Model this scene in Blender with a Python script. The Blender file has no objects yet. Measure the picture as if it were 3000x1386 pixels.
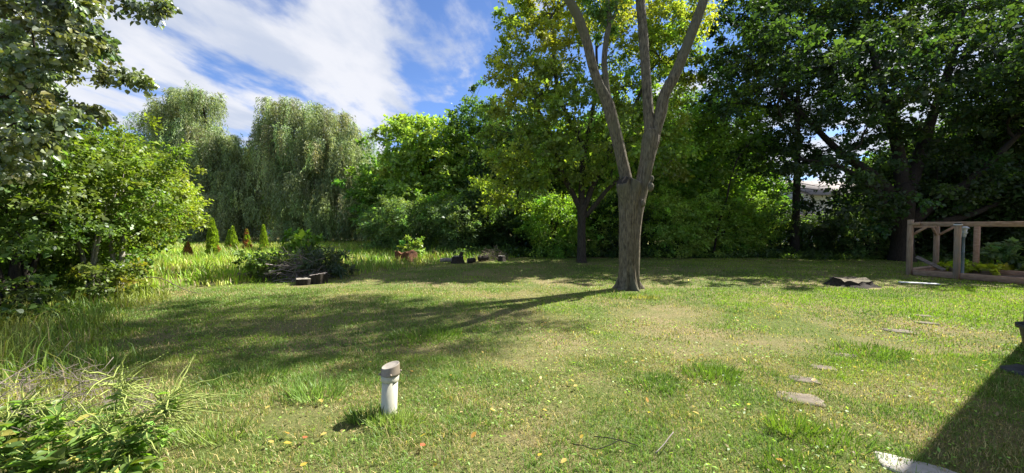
import bpy, math, random
import numpy as np
from mathutils import Vector, Matrix

# ------------------------------------------------------------------ camera, sky, sun, exposure
SC = bpy.context.scene
COL = SC.collection
R = math.radians
PITCH = R(1.73)
CAMH = 1.6
FPX = 1090.0

cam_d = bpy.data.cameras.new('camera')
cam_d.sensor_width = 36.0
cam_d.lens = 36.0 * FPX / 3000.0
cam_d.clip_start = 0.05
cam_d.clip_end = 2000
cam = bpy.data.objects.new('camera', cam_d)
COL.objects.link(cam)
cam.location = (0, 0, CAMH)
cam.rotation_euler = (R(90) - PITCH, 0, 0)
SC.camera = cam

SUN_AZ, SUN_EL = R(59), R(47)          # azimuth to the right of the view direction (+Y)
sun_dir = Vector((math.sin(SUN_AZ) * math.cos(SUN_EL), math.cos(SUN_AZ) * math.cos(SUN_EL), math.sin(SUN_EL)))
sd = bpy.data.lights.new('sun', 'SUN')
sd.energy = 5.0
sd.angle = R(0.53)
sd.color = (1.0, 0.945, 0.86)
sun = bpy.data.objects.new('sun', sd)
COL.objects.link(sun)
sun.rotation_euler = sun_dir.to_track_quat('Z', 'Y').to_euler()
sun.location = sun_dir * 60

SC.view_settings.view_transform = 'Standard'
SC.view_settings.look = 'None'
SC.view_settings.exposure = 1.62
SC.view_settings.gamma = 1.0
SC.view_settings.use_curve_mapping = False
SC.cycles.max_bounces = 8
SC.cycles.diffuse_bounces = 4
SC.cycles.glossy_bounces = 2
SC.cycles.transmission_bounces = 4
SC.cycles.sample_clamp_indirect = 6.0


def build_world():
    w = bpy.data.worlds.new('World')
    SC.world = w
    w.use_nodes = True
    nt = w.node_tree
    nt.nodes.clear()
    N = nt.nodes.new
    L = nt.links.new

    def math_(op, a, b=None, c=None, clamp=False):
        n = N('ShaderNodeMath'); n.operation = op; n.use_clamp = clamp
        for i, v in enumerate((a, b, c)):
            if v is None: continue
            if isinstance(v, (int, float)): n.inputs[i].default_value = v
            else: L(v, n.inputs[i])
        return n.outputs[0]

    def remap(v, a, b, c=0.0, d=1.0, smooth=True):
        n = N('ShaderNodeMapRange')
        n.inputs['From Min'].default_value = a; n.inputs['From Max'].default_value = b
        n.inputs['To Min'].default_value = c; n.inputs['To Max'].default_value = d
        if smooth: n.interpolation_type = 'SMOOTHSTEP'
        L(v, n.inputs['Value'])
        return n.outputs[0]
    out = N('ShaderNodeOutputWorld')
    bg = N('ShaderNodeBackground')
    bg.inputs['Strength'].default_value = SKY_STRENGTH
    L(bg.outputs[0], out.inputs[0])
    sky = N('ShaderNodeTexSky')
    sky.sky_type = 'NISHITA'
    sky.sun_disc = False
    sky.sun_elevation = SUN_EL
    sky.sun_rotation = SUN_AZ
    sky.altitude = 1500
    sky.air_density = 0.75
    sky.dust_density = 0.0
    sky.ozone_density = 3.0
    hs = N('ShaderNodeHueSaturation')
    hs.inputs['Saturation'].default_value = 0.96
    hs.inputs['Value'].default_value = 1.5
    tn = N('ShaderNodeMix'); tn.data_type = 'RGBA'; tn.blend_type = 'MULTIPLY'; tn.inputs[0].default_value = 1.0
    tn.inputs[7].default_value = (0.74, 0.88, 1.06, 1)
    L(sky.outputs[0], tn.inputs[6])
    L(tn.outputs[2], hs.inputs['Color'])
    tc = N('ShaderNodeTexCoord')
    sep = N('ShaderNodeSeparateXYZ')
    L(tc.outputs['Generated'], sep.inputs[0])
    z = math_('ADD', math_('MAXIMUM', sep.outputs[2], 0.0), 0.10)
    qx = math_('DIVIDE', sep.outputs[0], z)
    qy = math_('DIVIDE', sep.outputs[1], z)
    comb = N('ShaderNodeCombineXYZ')
    L(qx, comb.inputs[0]); L(qy, comb.inputs[1])
    # thin broken cloud lying in rows obliquely across the view
    mp = N('ShaderNodeMapping')
    mp.inputs['Rotation'].default_value = (0, 0, R(CL_ROT))
    mp.inputs['Scale'].default_value = CL_SCALE
    mp.inputs['Location'].default_value = (CL_OFF[0], CL_OFF[1], 0)
    L(comb.outputs[0], mp.inputs[0])

    def noise(scale, detail, rough, dist, vec):
        n = N('ShaderNodeTexNoise')
        n.inputs['Scale'].default_value = scale
        n.inputs['Detail'].default_value = detail
        n.inputs['Roughness'].default_value = rough
        n.inputs['Distortion'].default_value = dist
        L(vec, n.inputs['Vector'])
        return n.outputs['Fac']
    n1 = noise(0.55, 3, 0.5, 0.2, mp.outputs[0])
    n2 = noise(1.7, 9, 0.56, 0.15, mp.outputs[0])
    s = math_('ADD', math_('MULTIPLY', n1, 0.36), math_('MULTIPLY', n2, 0.64))
    # the cloud sheet has an edge running obliquely, with clear sky beyond it and another sheet further round
    wob = math_('MULTIPLY', math_('SUBTRACT', noise(1.6, 6, 0.6, 0.3, comb.outputs[0]), 0.5), 1.0)
    ex = math_('ADD', math_('ADD', qx, math_('MULTIPLY', qy, 0.62)), wob)
    s = math_('ADD', s, remap(ex, 0.80, 1.42, 0.075, -0.24))
    s = math_('ADD', s, remap(ex, 1.75, 2.6, 0.0, 0.36))
    s = math_('ADD', s, remap(ex, -2.6, -1.1, -0.16, 0.0))
    s = math_('SUBTRACT', s, remap(math_('ADD', qx, wob), -3.0, -2.1, 0.17, 0.0))
    m = remap(s, 0.50, 0.625, 0.0, 0.93)
    n4 = noise(1.3, 7, 0.55, 0.2, mp.outputs[0])
    cr = remap(n4, 0.36, 0.60)
    ccol = N('ShaderNodeMix'); ccol.data_type = 'RGBA'
    ccol.inputs[6].default_value = tuple(c * CLOUD for c in (0.70, 0.77, 0.92)) + (1,)
    ccol.inputs[7].default_value = tuple(c * CLOUD for c in (1.04, 1.05, 1.10)) + (1,)
    L(cr, ccol.inputs[0])
    mix = N('ShaderNodeMix'); mix.data_type = 'RGBA'
    L(m, mix.inputs[0])
    L(hs.outputs[0], mix.inputs[6])
    L(ccol.outputs[2], mix.inputs[7])
    L(mix.outputs[2], bg.inputs['Color'])


SKY_STRENGTH = 0.05
CLOUD = 5.9
CL_OFF = (0.0, 0.0)
CL_ROT = 14
CL_SCALE = (1.5, 0.75, 1)
build_world()

# ------------------------------------------------------------------ view helpers (photo pixel -> point of the place)
FWD = np.array([0, math.cos(PITCH), -math.sin(PITCH)])
UPV = np.array([0, math.sin(PITCH), math.cos(PITCH)])


def ray(px, py):
    return FWD + np.array([(px - 1500) / FPX, 0, 0]) + UPV * ((693 - py) / FPX)


def at(px, py, Y):
    d = ray(px, py)
    return np.array([0, 0, CAMH]) + d * (Y / d[1])


def gp(px, py):
    d = ray(px, py)
    t = CAMH / -d[2]
    return np.array([0, 0, CAMH]) + d * t


K = 3000 / 2576.0


def zat(x, y, Y): return at(x * K, y * K, Y)
def zgp(x, y): return gp(x * K, y * K)


# ------------------------------------------------------------------ materials
def new_mat(name):
    m = bpy.data.materials.new(name)
    m.use_nodes = True
    nt = m.node_tree
    nt.nodes.clear()
    return m, nt, nt.nodes.new, nt.links.new


def leaf_mat(name, trans=0.5, gloss=0.022, rough=0.45, tint=(1.2, 1.3, 0.42), gain=2.1):
    m, nt, N, L = new_mat(name)
    out = N('ShaderNodeOutputMaterial')
    a = N('ShaderNodeAttribute'); a.attribute_name = 'Col'
    ga = N('ShaderNodeVectorMath'); ga.operation = 'SCALE'; ga.inputs['Scale'].default_value = gain
    L(a.outputs['Color'], ga.inputs[0])
    d = N('ShaderNodeBsdfDiffuse'); L(ga.outputs[0], d.inputs['Color'])
    t = N('ShaderNodeBsdfTranslucent')
    mx = N('ShaderNodeMix'); mx.data_type = 'RGBA'; mx.blend_type = 'MULTIPLY'
    mx.inputs[0].default_value = 1.0
    L(ga.outputs[0], mx.inputs[6]); mx.inputs[7].default_value = (*tint, 1)
    L(mx.outputs[2], t.inputs['Color'])
    ms = N('ShaderNodeMixShader'); ms.inputs[0].default_value = trans
    L(d.outputs[0], ms.inputs[1]); L(t.outputs[0], ms.inputs[2])
    g = N('ShaderNodeBsdfGlossy'); g.inputs['Roughness'].default_value = rough
    g.inputs['Color'].default_value = (0.9, 0.95, 1, 1)
    ms2 = N('ShaderNodeMixShader'); ms2.inputs[0].default_value = gloss
    L(ms.outputs[0], ms2.inputs[1]); L(g.outputs[0], ms2.inputs[2])
    L(ms2.outputs[0], out.inputs[0])
    return m


def solid_mat(name, c1, c2, scale=8, rough=0.8, bump=0.3, stretch=(1, 1, 1), detail=6, bscale=None, spec=0.3, dist=0.01, c3=None):
    m, nt, N, L = new_mat(name)
    out = N('ShaderNodeOutputMaterial')
    p = N('ShaderNodeBsdfPrincipled'); L(p.outputs[0], out.inputs[0])
    p.inputs['Roughness'].default_value = rough
    p.inputs['Specular IOR Level'].default_value = spec
    tc = N('ShaderNodeTexCoord')
    mp = N('ShaderNodeMapping'); mp.inputs['Scale'].default_value = stretch
    L(tc.outputs['Object'], mp.inputs[0])
    n = N('ShaderNodeTexNoise'); n.inputs['Scale'].default_value = scale; n.inputs['Detail'].default_value = detail
    n.inputs['Roughness'].default_value = 0.62
    L(mp.outputs[0], n.inputs['Vector'])
    cr = N('ShaderNodeValToRGB')
    cr.color_ramp.elements[0].position = 0.32; cr.color_ramp.elements[1].position = 0.68
    cr.color_ramp.elements[0].color = (*c1, 1); cr.color_ramp.elements[1].color = (*c2, 1)
    L(n.outputs['Fac'], cr.inputs[0])
    csock = cr.outputs[0]
    if c3 is not None:                      # a second, larger stain pattern
        n3 = N('ShaderNodeTexNoise'); n3.inputs['Scale'].default_value = scale * 0.23; n3.inputs['Detail'].default_value = 4
        L(tc.outputs['Object'], n3.inputs['Vector'])
        r3 = N('ShaderNodeMapRange'); r3.inputs['From Min'].default_value = 0.5; r3.inputs['From Max'].default_value = 0.68
        L(n3.outputs['Fac'], r3.inputs['Value'])
        mx = N('ShaderNodeMix'); mx.data_type = 'RGBA'
        L(r3.outputs[0], mx.inputs[0]); L(csock, mx.inputs[6]); mx.inputs[7].default_value = (*c3, 1)
        csock = mx.outputs[2]
    L(csock, p.inputs['Base Color'])
    if bump:
        b = N('ShaderNodeBump'); b.inputs['Strength'].default_value = bump; b.inputs['Distance'].default_value = dist
        n2 = N('ShaderNodeTexNoise'); n2.inputs['Scale'].default_value = bscale or scale * 2; n2.inputs['Detail'].default_value = 5
        L(mp.outputs[0], n2.inputs['Vector'])
        L(n2.outputs['Fac'], b.inputs['Height']); L(b.outputs[0], p.inputs['Normal'])
    return m


M = {}
M['leaf'] = leaf_mat('leaf')
M['leaf_gloss'] = leaf_mat('leaf_gloss', trans=0.4, gloss=0.06, rough=0.4, gain=1.6)
M['leaf_willow'] = leaf_mat('leaf_willow', trans=0.45, gloss=0.025, tint=(1.15, 1.15, 0.6), gain=2.1)
M['grass'] = leaf_mat('grass_blade', trans=0.4, gloss=0.02, rough=0.5, tint=(1.05, 1.15, 0.5), gain=1.62)
M['bark'] = solid_mat('bark', (0.036, 0.030, 0.020), (0.21, 0.176, 0.120), 4, 0.9, 0.8, (7, 7, 1.6), bscale=9, dist=0.03, c3=(0.115, 0.11, 0.068))
M['bark_dark'] = solid_mat('bark_dark', (0.014, 0.011, 0.008), (0.05, 0.041, 0.031), 6, 0.95, 0.8, (6, 6, 1), dist=0.03)
M['bark_mid'] = solid_mat('bark_mid', (0.02, 0.016, 0.011), (0.085, 0.07, 0.05), 6, 0.95, 0.8, (6, 6, 1), dist=0.03)
M['bark_pale'] = solid_mat('bark_pale', (0.16, 0.14, 0.11), (0.36, 0.33, 0.28), 7, 0.9, 0.5, (4, 4, 1))
M['cutwood'] = solid_mat('cut_wood', (0.30, 0.25, 0.18), (0.52, 0.46, 0.36), 14, 0.85, 0.3)
M['greycut'] = solid_mat('grey_cut_wood', (0.06, 0.055, 0.048), (0.19, 0.178, 0.16), 16, 0.9, 0.4)
M['rot'] = solid_mat('rotten_wood', (0.02, 0.011, 0.007), (0.20, 0.088, 0.042), 9, 0.95, 0.9, (2.5, 2.5, 1), dist=0.03)
M['twig'] = solid_mat('twig', (0.10, 0.075, 0.055), (0.26, 0.21, 0.165), 9, 0.9, 0)
M['twig_grey'] = solid_mat('twig_grey', (0.13, 0.11, 0.10), (0.30, 0.26, 0.24), 9, 0.9, 0)
M['twig_dead'] = solid_mat('twig_dead', (0.12, 0.10, 0.085), (0.25, 0.21, 0.18), 9, 0.9, 0)
M['timber'] = solid_mat('weathered_timber', (0.22, 0.15, 0.098), (0.40, 0.30, 0.215), 5, 0.85, 0.5, (7, 7, 0.8), dist=0.004, c3=(0.24, 0.21, 0.18))
M['redtimber'] = solid_mat('reddish_timber', (0.25, 0.155, 0.10), (0.43, 0.305, 0.22), 5, 0.85, 0.5, (1.5, 1.5, 4), dist=0.004)
M['white'] = solid_mat('white_painted_board', (0.62, 0.64, 0.66), (0.78, 0.79, 0.80), 6, 0.6, 0.1)
M['pvc'] = solid_mat('cream_pvc', (0.36, 0.35, 0.27), (0.48, 0.47, 0.39), 7, 0.42, 0.12, (1, 1, 0.5), spec=0.5, dist=0.004, c3=(0.42, 0.36, 0.22))
M['cap'] = solid_mat('brown_plastic', (0.155, 0.128, 0.095), (0.23, 0.195, 0.15), 9, 0.5, 0.08, spec=0.45, dist=0.003)
M['captop'] = solid_mat('chalky_plastic', (0.22, 0.195, 0.16), (0.32, 0.295, 0.255), 9, 0.7, 0.1, dist=0.003)
M['stone'] = solid_mat('stepping_stone', (0.085, 0.07, 0.052), (0.19, 0.16, 0.125), 9, 0.95, 0.6, dist=0.012, c3=(0.09, 0.085, 0.05))
M['concrete'] = solid_mat('pale_concrete', (0.34, 0.315, 0.28), (0.48, 0.45, 0.41), 7, 0.9, 0.4, dist=0.01)
M['darkplastic'] = solid_mat('dark_plastic', (0.03, 0.03, 0.03), (0.07, 0.07, 0.068), 7, 0.6, 0.1)
M['lamp_metal'] = solid_mat('grey_lamp_metal', (0.34, 0.40, 0.44), (0.48, 0.54, 0.57), 12, 0.5, 0.1, spec=0.5)
M['lamp_pole'] = solid_mat('blue_grey_pole', (0.10, 0.15, 0.18), (0.17, 0.23, 0.26), 12, 0.5, 0.1, spec=0.5)
M['lamp_glass'] = solid_mat('frosted_lamp_glass', (0.42, 0.47, 0.47), (0.55, 0.6, 0.6), 12, 0.2, 0, spec=0.5)
M['capgreen'] = solid_mat('dark_post_cap', (0.012, 0.02, 0.018), (0.03, 0.04, 0.036), 12, 0.4, 0)
M['shingle'] = solid_mat('grey_shingle', (0.17, 0.15, 0.135), (0.30, 0.27, 0.25), 18, 0.9, 0.4)
M['siding'] = solid_mat('pale_siding', (0.62, 0.64, 0.70), (0.72, 0.74, 0.80), 3, 0.7, 0.1)
M['siding_grey'] = solid_mat('grey_siding', (0.36, 0.39, 0.44), (0.44, 0.47, 0.52), 3, 0.7, 0.1)
M['brick_brown'] = solid_mat('brown_house_wall', (0.09, 0.06, 0.045), (0.15, 0.10, 0.075), 9, 0.9, 0.3)
M['glass'] = solid_mat('window_glass', (0.02, 0.025, 0.03), (0.04, 0.045, 0.05), 3, 0.08, 0, spec=0.6)
M['soil'] = solid_mat('bare_soil', (0.07, 0.05, 0.035), (0.17, 0.125, 0.09), 22, 0.95, 0.6, dist=0.02)


def ground_mat():
    m, nt, N, L = new_mat('lawn_thatch')
    out = N('ShaderNodeOutputMaterial')
    p = N('ShaderNodeBsdfPrincipled'); L(p.outputs[0], out.inputs[0])
    p.inputs['Roughness'].default_value = 0.95; p.inputs['Specular IOR Level'].default_value = 0.1
    tc = N('ShaderNodeTexCoord')

    def noise(s, d, r=0.6):
        n = N('ShaderNodeTexNoise'); n.inputs['Scale'].default_value = s; n.inputs['Detail'].default_value = d
        n.inputs['Roughness'].default_value = r
        L(tc.outputs['Object'], n.inputs['Vector']); return n.outputs['Fac']
    def ramp(f, a, b, ca, cb):
        c = N('ShaderNodeValToRGB'); c.color_ramp.elements[0].position = a; c.color_ramp.elements[1].position = b
        c.color_ramp.elements[0].color = (*ca, 1); c.color_ramp.elements[1].color = (*cb, 1); L(f, c.inputs[0]); return c.outputs[0]
    fine = ramp(noise(38, 6, 0.75), 0.3, 0.72, (0.105, 0.088, 0.043), (0.31, 0.262, 0.13))
    green = ramp(noise(30, 6, 0.75), 0.3, 0.72, (0.055, 0.08, 0.018), (0.15, 0.185, 0.05))
    mk = N('ShaderNodeMapRange'); mk.inputs['From Min'].default_value = 0.40; mk.inputs['From Max'].default_value = 0.60
    L(noise(0.55, 6, 0.65), mk.inputs['Value'])
    mx = N('ShaderNodeMix'); mx.data_type = 'RGBA'
    L(mk.outputs[0], mx.inputs[0]); L(green, mx.inputs[6]); L(fine, mx.inputs[7])
    L(mx.outputs[2], p.inputs['Base Color'])
    b = N('ShaderNodeBump'); b.inputs['Strength'].default_value = 0.8; b.inputs['Distance'].default_value = 0.03
    L(noise(45, 6, 0.8), b.inputs['Height']); L(b.outputs[0], p.inputs['Normal'])
    return m


M['ground'] = ground_mat()


# ------------------------------------------------------------------ mesh helpers
def mesh_from(name, verts, faces_list, mats, col=None, smooth=False):
    """faces_list: list of (faces array (n,k), material index)"""
    me = bpy.data.meshes.new(name)
    verts = np.ascontiguousarray(verts, dtype=np.float32)
    me.vertices.add(len(verts))
    me.vertices.foreach_set('co', verts.ravel())
    idx, starts, mi, s = [], [], [], 0
    for f, k in faces_list:
        f = np.asarray(f, dtype=np.int32)
        if len(f) == 0: continue
        idx.append(f.ravel())
        n = f.shape[1]
        starts.append(s + np.arange(len(f), dtype=np.int32) * n)
        mi.append(np.full(len(f), k, dtype=np.int32))
        s += f.size
    idx = np.concatenate(idx); starts = np.concatenate(starts); mi = np.concatenate(mi)
    me.loops.add(len(idx)); me.loops.foreach_set('vertex_index', idx)
    me.polygons.add(len(starts)); me.polygons.foreach_set('loop_start', starts)
    me.polygons.foreach_set('material_index', mi)
    if smooth:
        me.polygons.foreach_set('use_smooth', np.ones(len(starts), dtype=bool))
    for m in mats: me.materials.append(m)
    if col is not None:
        a = me.attributes.new('Col', 'FLOAT_COLOR', 'POINT')
        c = np.ones((len(verts), 4), dtype=np.float32); c[:, :3] = col
        a.data.foreach_set('color', c.ravel())
    me.update(calc_edges=True)
    return me


def link(name, me, parent=None, loc=(0, 0, 0), kind=None):
    o = bpy.data.objects.new(name, me)
    COL.objects.link(o)
    o.location = [float(v) for v in loc]
    if parent: o.parent = parent
    if kind: o['kind'] = kind
    return o


def tag(o, label, cat, group=None, kind=None):
    o['label'] = label; o['category'] = cat
    if group: o['group'] = group
    if kind: o['kind'] = kind
    return o


def thing(name, label, cat, loc=(0, 0, 0), rz=0.0, group=None):
    o = bpy.data.objects.new(name, None)
    COL.objects.link(o)
    o.empty_display_size = 0.3
    o.location = [float(v) for v in loc]; o.rotation_euler = (0, 0, rz)
    return tag(o, label, cat, group)


def copy_thing(src, label, loc, rz=0.0, scale=(1, 1, 1)):
    c = src.copy(); COL.objects.link(c)
    c.location = [float(v) for v in loc]; c.rotation_euler = (0, 0, rz); c.scale = scale
    c['label'] = label
    for ch in src.children:
        d = ch.copy(); COL.objects.link(d); d.parent = c
        for g in ch.children:
            e = g.copy(); COL.objects.link(e); e.parent = d
    return c


class Acc:
    """collects tubes, boxes and other solid pieces for one mesh"""
    def __init__(s): s.v = []; s.q = []; s.t = []; s.n = 0
    def add(s, v, q=None, t=None, mi=0):
        s.v.append(np.asarray(v, dtype=float))
        if q is not None and len(q): s.q.append((np.asarray(q) + s.n, mi))
        if t is not None and len(t): s.t.append((np.asarray(t) + s.n, mi))
        s.n += len(v)
    def tube(s, pts, rad, sides=6, cap=True, mi=0, flute=None):
        pts = np.asarray(pts, float); n = len(pts)
        rad = np.broadcast_to(np.asarray(rad, float), (n,))
        T = np.gradient(pts, axis=0); T /= np.linalg.norm(T, axis=1)[:, None] + 1e-9
        ref = np.array([1.0, 0, 0]) if abs(T[0][0]) < 0.8 else np.array([0, 1.0, 0])
        S = np.cross(T, ref); S /= np.linalg.norm(S, axis=1)[:, None] + 1e-9
        B = np.cross(T, S)
        a = np.linspace(0, 2 * np.pi, sides, endpoint=False)
        rr = rad[:, None] * (np.ones((n, sides)) if flute is None else flute(pts, a))
        V = pts[:, None, :] + rr[:, :, None] * (np.cos(a)[None, :, None] * S[:, None, :] + np.sin(a)[None, :, None] * B[:, None, :])
        V = V.reshape(-1, 3)
        i = np.arange(n - 1)[:, None] * sides; j = np.arange(sides)[None, :]; j2 = (j + 1) % sides
        Q = np.stack([i + j, i + j2, i + sides + j2, i + sides + j], -1).reshape(-1, 4)
        t = None
        if cap:
            V = np.vstack([V, pts[0], pts[-1]])
            jj = np.arange(sides); k = (jj + 1) % sides; e = (n - 1) * sides
            t = np.vstack([np.stack([np.full(sides, n * sides), k, jj], 1), np.stack([np.full(sides, n * sides + 1), e + jj, e + k], 1)])
        s.add(V, Q, t, mi)
    def box(s, c, size, rot=None, mi=0, bev=0.0):
        sx, sy, sz = [x / 2 for x in size]
        if bev > 0:
            b = min(bev, sx * .9, sy * .9, sz * .9)
            ring = [(sx - b, -sy), (sx, -sy + b), (sx, sy - b), (sx - b, sy), (-sx + b, sy), (-sx, sy - b), (-sx, -sy + b), (-sx + b, -sy)]
            inn = [(x * (1 - b / sx), y * (1 - b / sy)) for x, y in ring]
            lv = [(inn, -sz), (ring, -sz + b), (ring, sz - b), (inn, sz)]
            V = np.array([(x, y, z) for rg, z in lv for x, y in rg])
            Q = [(r * 8 + k, r * 8 + (k + 1) % 8, r * 8 + 8 + (k + 1) % 8, r * 8 + 8 + k) for r in range(3) for k in range(8)]
            tt = [(0, k + 1, k) for k in range(1, 7)] + [(24, 24 + k, 24 + k + 1) for k in range(1, 7)]
        else:
            V = np.array([(x, y, z) for z in (-sz, sz) for x, y in ((-sx, -sy), (sx, -sy), (sx, sy), (-sx, sy))])
            Q = [(0, 3, 2, 1), (4, 5, 6, 7), (0, 1, 5, 4), (1, 2, 6, 5), (2, 3, 7, 6), (3, 0, 4, 7)]
            tt = None
        if rot is not None: V = V @ np.array(rot).T
        s.add(V + np.asarray(c, float), Q, tt, mi)
    def build(s, name, mats, parent=None, loc=(0, 0, 0), smooth=True, kind=None):
        me = mesh_from(name, np.vstack(s.v), s.q + s.t, mats if isinstance(mats, list) else [mats], smooth=smooth)
        return link(name, me, parent, loc, kind)


def rotz(a):
    c, s = math.cos(a), math.sin(a)
    return np.array([[c, -s, 0], [s, c, 0], [0, 0, 1]])


def frame_rot(d, up=(0, 0, 1)):
    """rotation whose local Z runs along d"""
    d = np.asarray(d, float); d = d / np.linalg.norm(d)
    u = np.asarray(up, float)
    if abs(d @ u) > .98: u = np.array([1.0, 0, 0])
    x = np.cross(u, d); x /= np.linalg.norm(x)
    return np.stack([x, np.cross(d, x), d], 1)


def smooth_path(pts, n):
    """Catmull-Rom resample of control points (any width of row)"""
    p = np.asarray(pts, float)
    p = np.vstack([2 * p[0] - p[1], p, 2 * p[-1] - p[-2]])
    m = len(p) - 3
    u = np.linspace(0, m - 1e-6, n); i = u.astype(int); t = (u - i)[:, None]
    a, b, c, d = p[i], p[i + 1], p[i + 2], p[i + 3]
    return 0.5 * (2 * b + (c - a) * t + (2 * a - 5 * b + 4 * c - d) * t ** 2 + (3 * b - a - 3 * c + d) * t ** 3)


def vnoise(x, y, scale, seed=0, octs=4):
    """fractal value noise 0..1"""
    x, y = np.broadcast_arrays(np.asarray(x, float) * scale, np.asarray(y, float) * scale)
    tot = np.zeros_like(x); amp = 1.0; s = 0.0
    for o in range(octs):
        xi = np.floor(x).astype(np.int64); yi = np.floor(y).astype(np.int64)
        fx = x - xi; fy = y - yi
        fx = fx * fx * (3 - 2 * fx); fy = fy * fy * (3 - 2 * fy)
        def h(a, b):
            k = (a * 374761393 + b * 668265263 + (seed + o * 17) * 974711) & 0x7fffffff
            k = ((k ^ (k >> 13)) * 1274126177) & 0x7fffffff
            return ((k ^ (k >> 16)) & 0xffff) / 65535.0
        tot += amp * ((h(xi, yi) * (1 - fx) + h(xi + 1, yi) * fx) * (1 - fy) + (h(xi, yi + 1) * (1 - fx) + h(xi + 1, yi + 1) * fx) * fy)
        s += amp; amp *= 0.55; x = x * 2.03 + 11.3; y = y * 2.03 + 5.7
    return tot / s


def unit(v): return v / (np.linalg.norm(v, axis=-1, keepdims=True) + 1e-9)


def leaves_mesh(name, P, D, Nn, Ln, Wd, col, mat, shape='diamond', fold=0.12, origin=(0, 0, 0)):
    D = unit(D); Nn = Nn - (Nn * D).sum(-1, keepdims=True) * D; Nn = unit(Nn)
    S = np.cross(D, Nn)
    Ln = np.broadcast_to(Ln, (len(P),))[:, None]; Wd = np.broadcast_to(Wd, (len(P),))[:, None]
    P = P - np.asarray(origin)
    n = len(P)
    if shape == 'diamond':
        rows = [P, P + D * Ln * .45 + S * Wd * .5 + Nn * Wd * fold, P + D * Ln - Nn * Ln * .12, P + D * Ln * .45 - S * Wd * .5 + Nn * Wd * fold]
        k = 4; F = np.array([[0, 1, 2, 3]])
    else:   # oval: six points round a folded midrib
        tip = P + D * Ln - Nn * Ln * .15
        mid = P + D * Ln * .5
        rows = [P, P + D * Ln * .28 + S * Wd * .46 + Nn * Wd * fold, P + D * Ln * .66 + S * Wd * .36 + Nn * Wd * fold * .6, tip,
                P + D * Ln * .66 - S * Wd * .36 + Nn * Wd * fold * .6, P + D * Ln * .28 - S * Wd * .46 + Nn * Wd * fold]
        k = 6; F = np.array([[0, 1, 2, 3], [0, 3, 4, 5]])
    V = np.stack(rows, 1).reshape(-1, 3)
    Q = (np.arange(n)[:, None, None] * k + F[None]).reshape(-1, 4)
    return mesh_from(name, V, [(Q, 0)], [mat], col=np.repeat(col, k, axis=0))


def leaf_cols(n_clump, per, base, var, rng, alt=None, altw=None, hue=0.10):
    """per-leaf colour: each spray and each leaf of its own tone"""
    base = np.asarray(base, float)
    c = np.repeat(base[None] * rng.lognormal(0, var, (n_clump, 1)) * (1 + rng.normal(0, hue, (n_clump, 3)) * np.array([1, .35, .6])), per, 0)
    c = c * rng.lognormal(0, .22, (len(c), 1))
    if alt is not None:
        w = np.repeat(np.clip(altw, 0, 1), per)[:, None] * rng.uniform(.3, 1.2, (len(c), 1))
        w = np.clip(w, 0, 1)
        c = c * (1 - w) + np.asarray(alt)[None] * rng.lognormal(0, .25, (len(c), 1)) * w
    return np.clip(c, .004, .85)


def sprays(C, rad, twigs, per, rng, centre, flat=.8, droop=.25, out=.6, jit=.1):
    """leaf positions on twigs radiating from each spray centre"""
    n = len(C)
    o = unit(C - np.asarray(centre))
    d = unit(rng.normal(0, 1, (n, twigs, 3)) * np.array([1, 1, .75]) + out * o[:, None] + np.array([0, 0, .1]))
    ln = rad[:, None] * rng.uniform(.55, 1.2, (n, twigs))
    t = np.linspace(.22, 1, per)[None, None] + rng.uniform(-.06, .06, (n, twigs, per))
    P = C[:, None, None] + d[:, :, None] * (ln[:, :, None] * t)[..., None] * np.array([1, 1, flat])
    P = P - np.array([0, 0, 1]) * (ln[:, :, None] * t * t * droop * .6)[..., None]
    P = P + rng.normal(0, 1, P.shape) * (rad[:, None, None, None] * jit)
    D = d[:, :, None] * .7 + rng.normal(0, .6, P.shape) - np.array([0, 0, droop])
    Nn = np.array([0, 0, .8]) + rng.normal(0, .55, P.shape) + o[:, None, None] * .35
    return P.reshape(-1, 3), D.reshape(-1, 3), Nn.reshape(-1, 3), twigs * per


def fill(ells, n, mind, rng, shell=.55, zmin=-1e9):
    """spray centres scattered through a union of ellipsoids, thickest towards the outside"""
    ells = [(np.asarray(c, float), np.asarray(r, float)) for c, r in ells]
    vol = np.array([np.prod(r) ** .8 for _, r in ells]); vol /= vol.sum()
    out = np.zeros((0, 3)); tries = 0
    while len(out) < n and tries < 60:
        tries += 1
        k = rng.choice(len(ells), size=n, p=vol)
        d = unit(rng.normal(0, 1, (n, 3)))
        u = rng.uniform(0, 1, n) ** (1 / 3)
        u = np.where(rng.uniform(0, 1, n) < shell, rng.uniform(.72, 1.04, n), u)
        pts = np.array([ells[a][0] for a in k]) + np.array([ells[a][1] for a in k]) * d * u[:, None]
        pts = pts[pts[:, 2] > zmin]
        for p in pts:
            if len(out) == 0 or ((out - p) ** 2).sum(1).min() > mind * mind:
                out = np.vstack([out, p])
                if len(out) >= n: break
    return out


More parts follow.
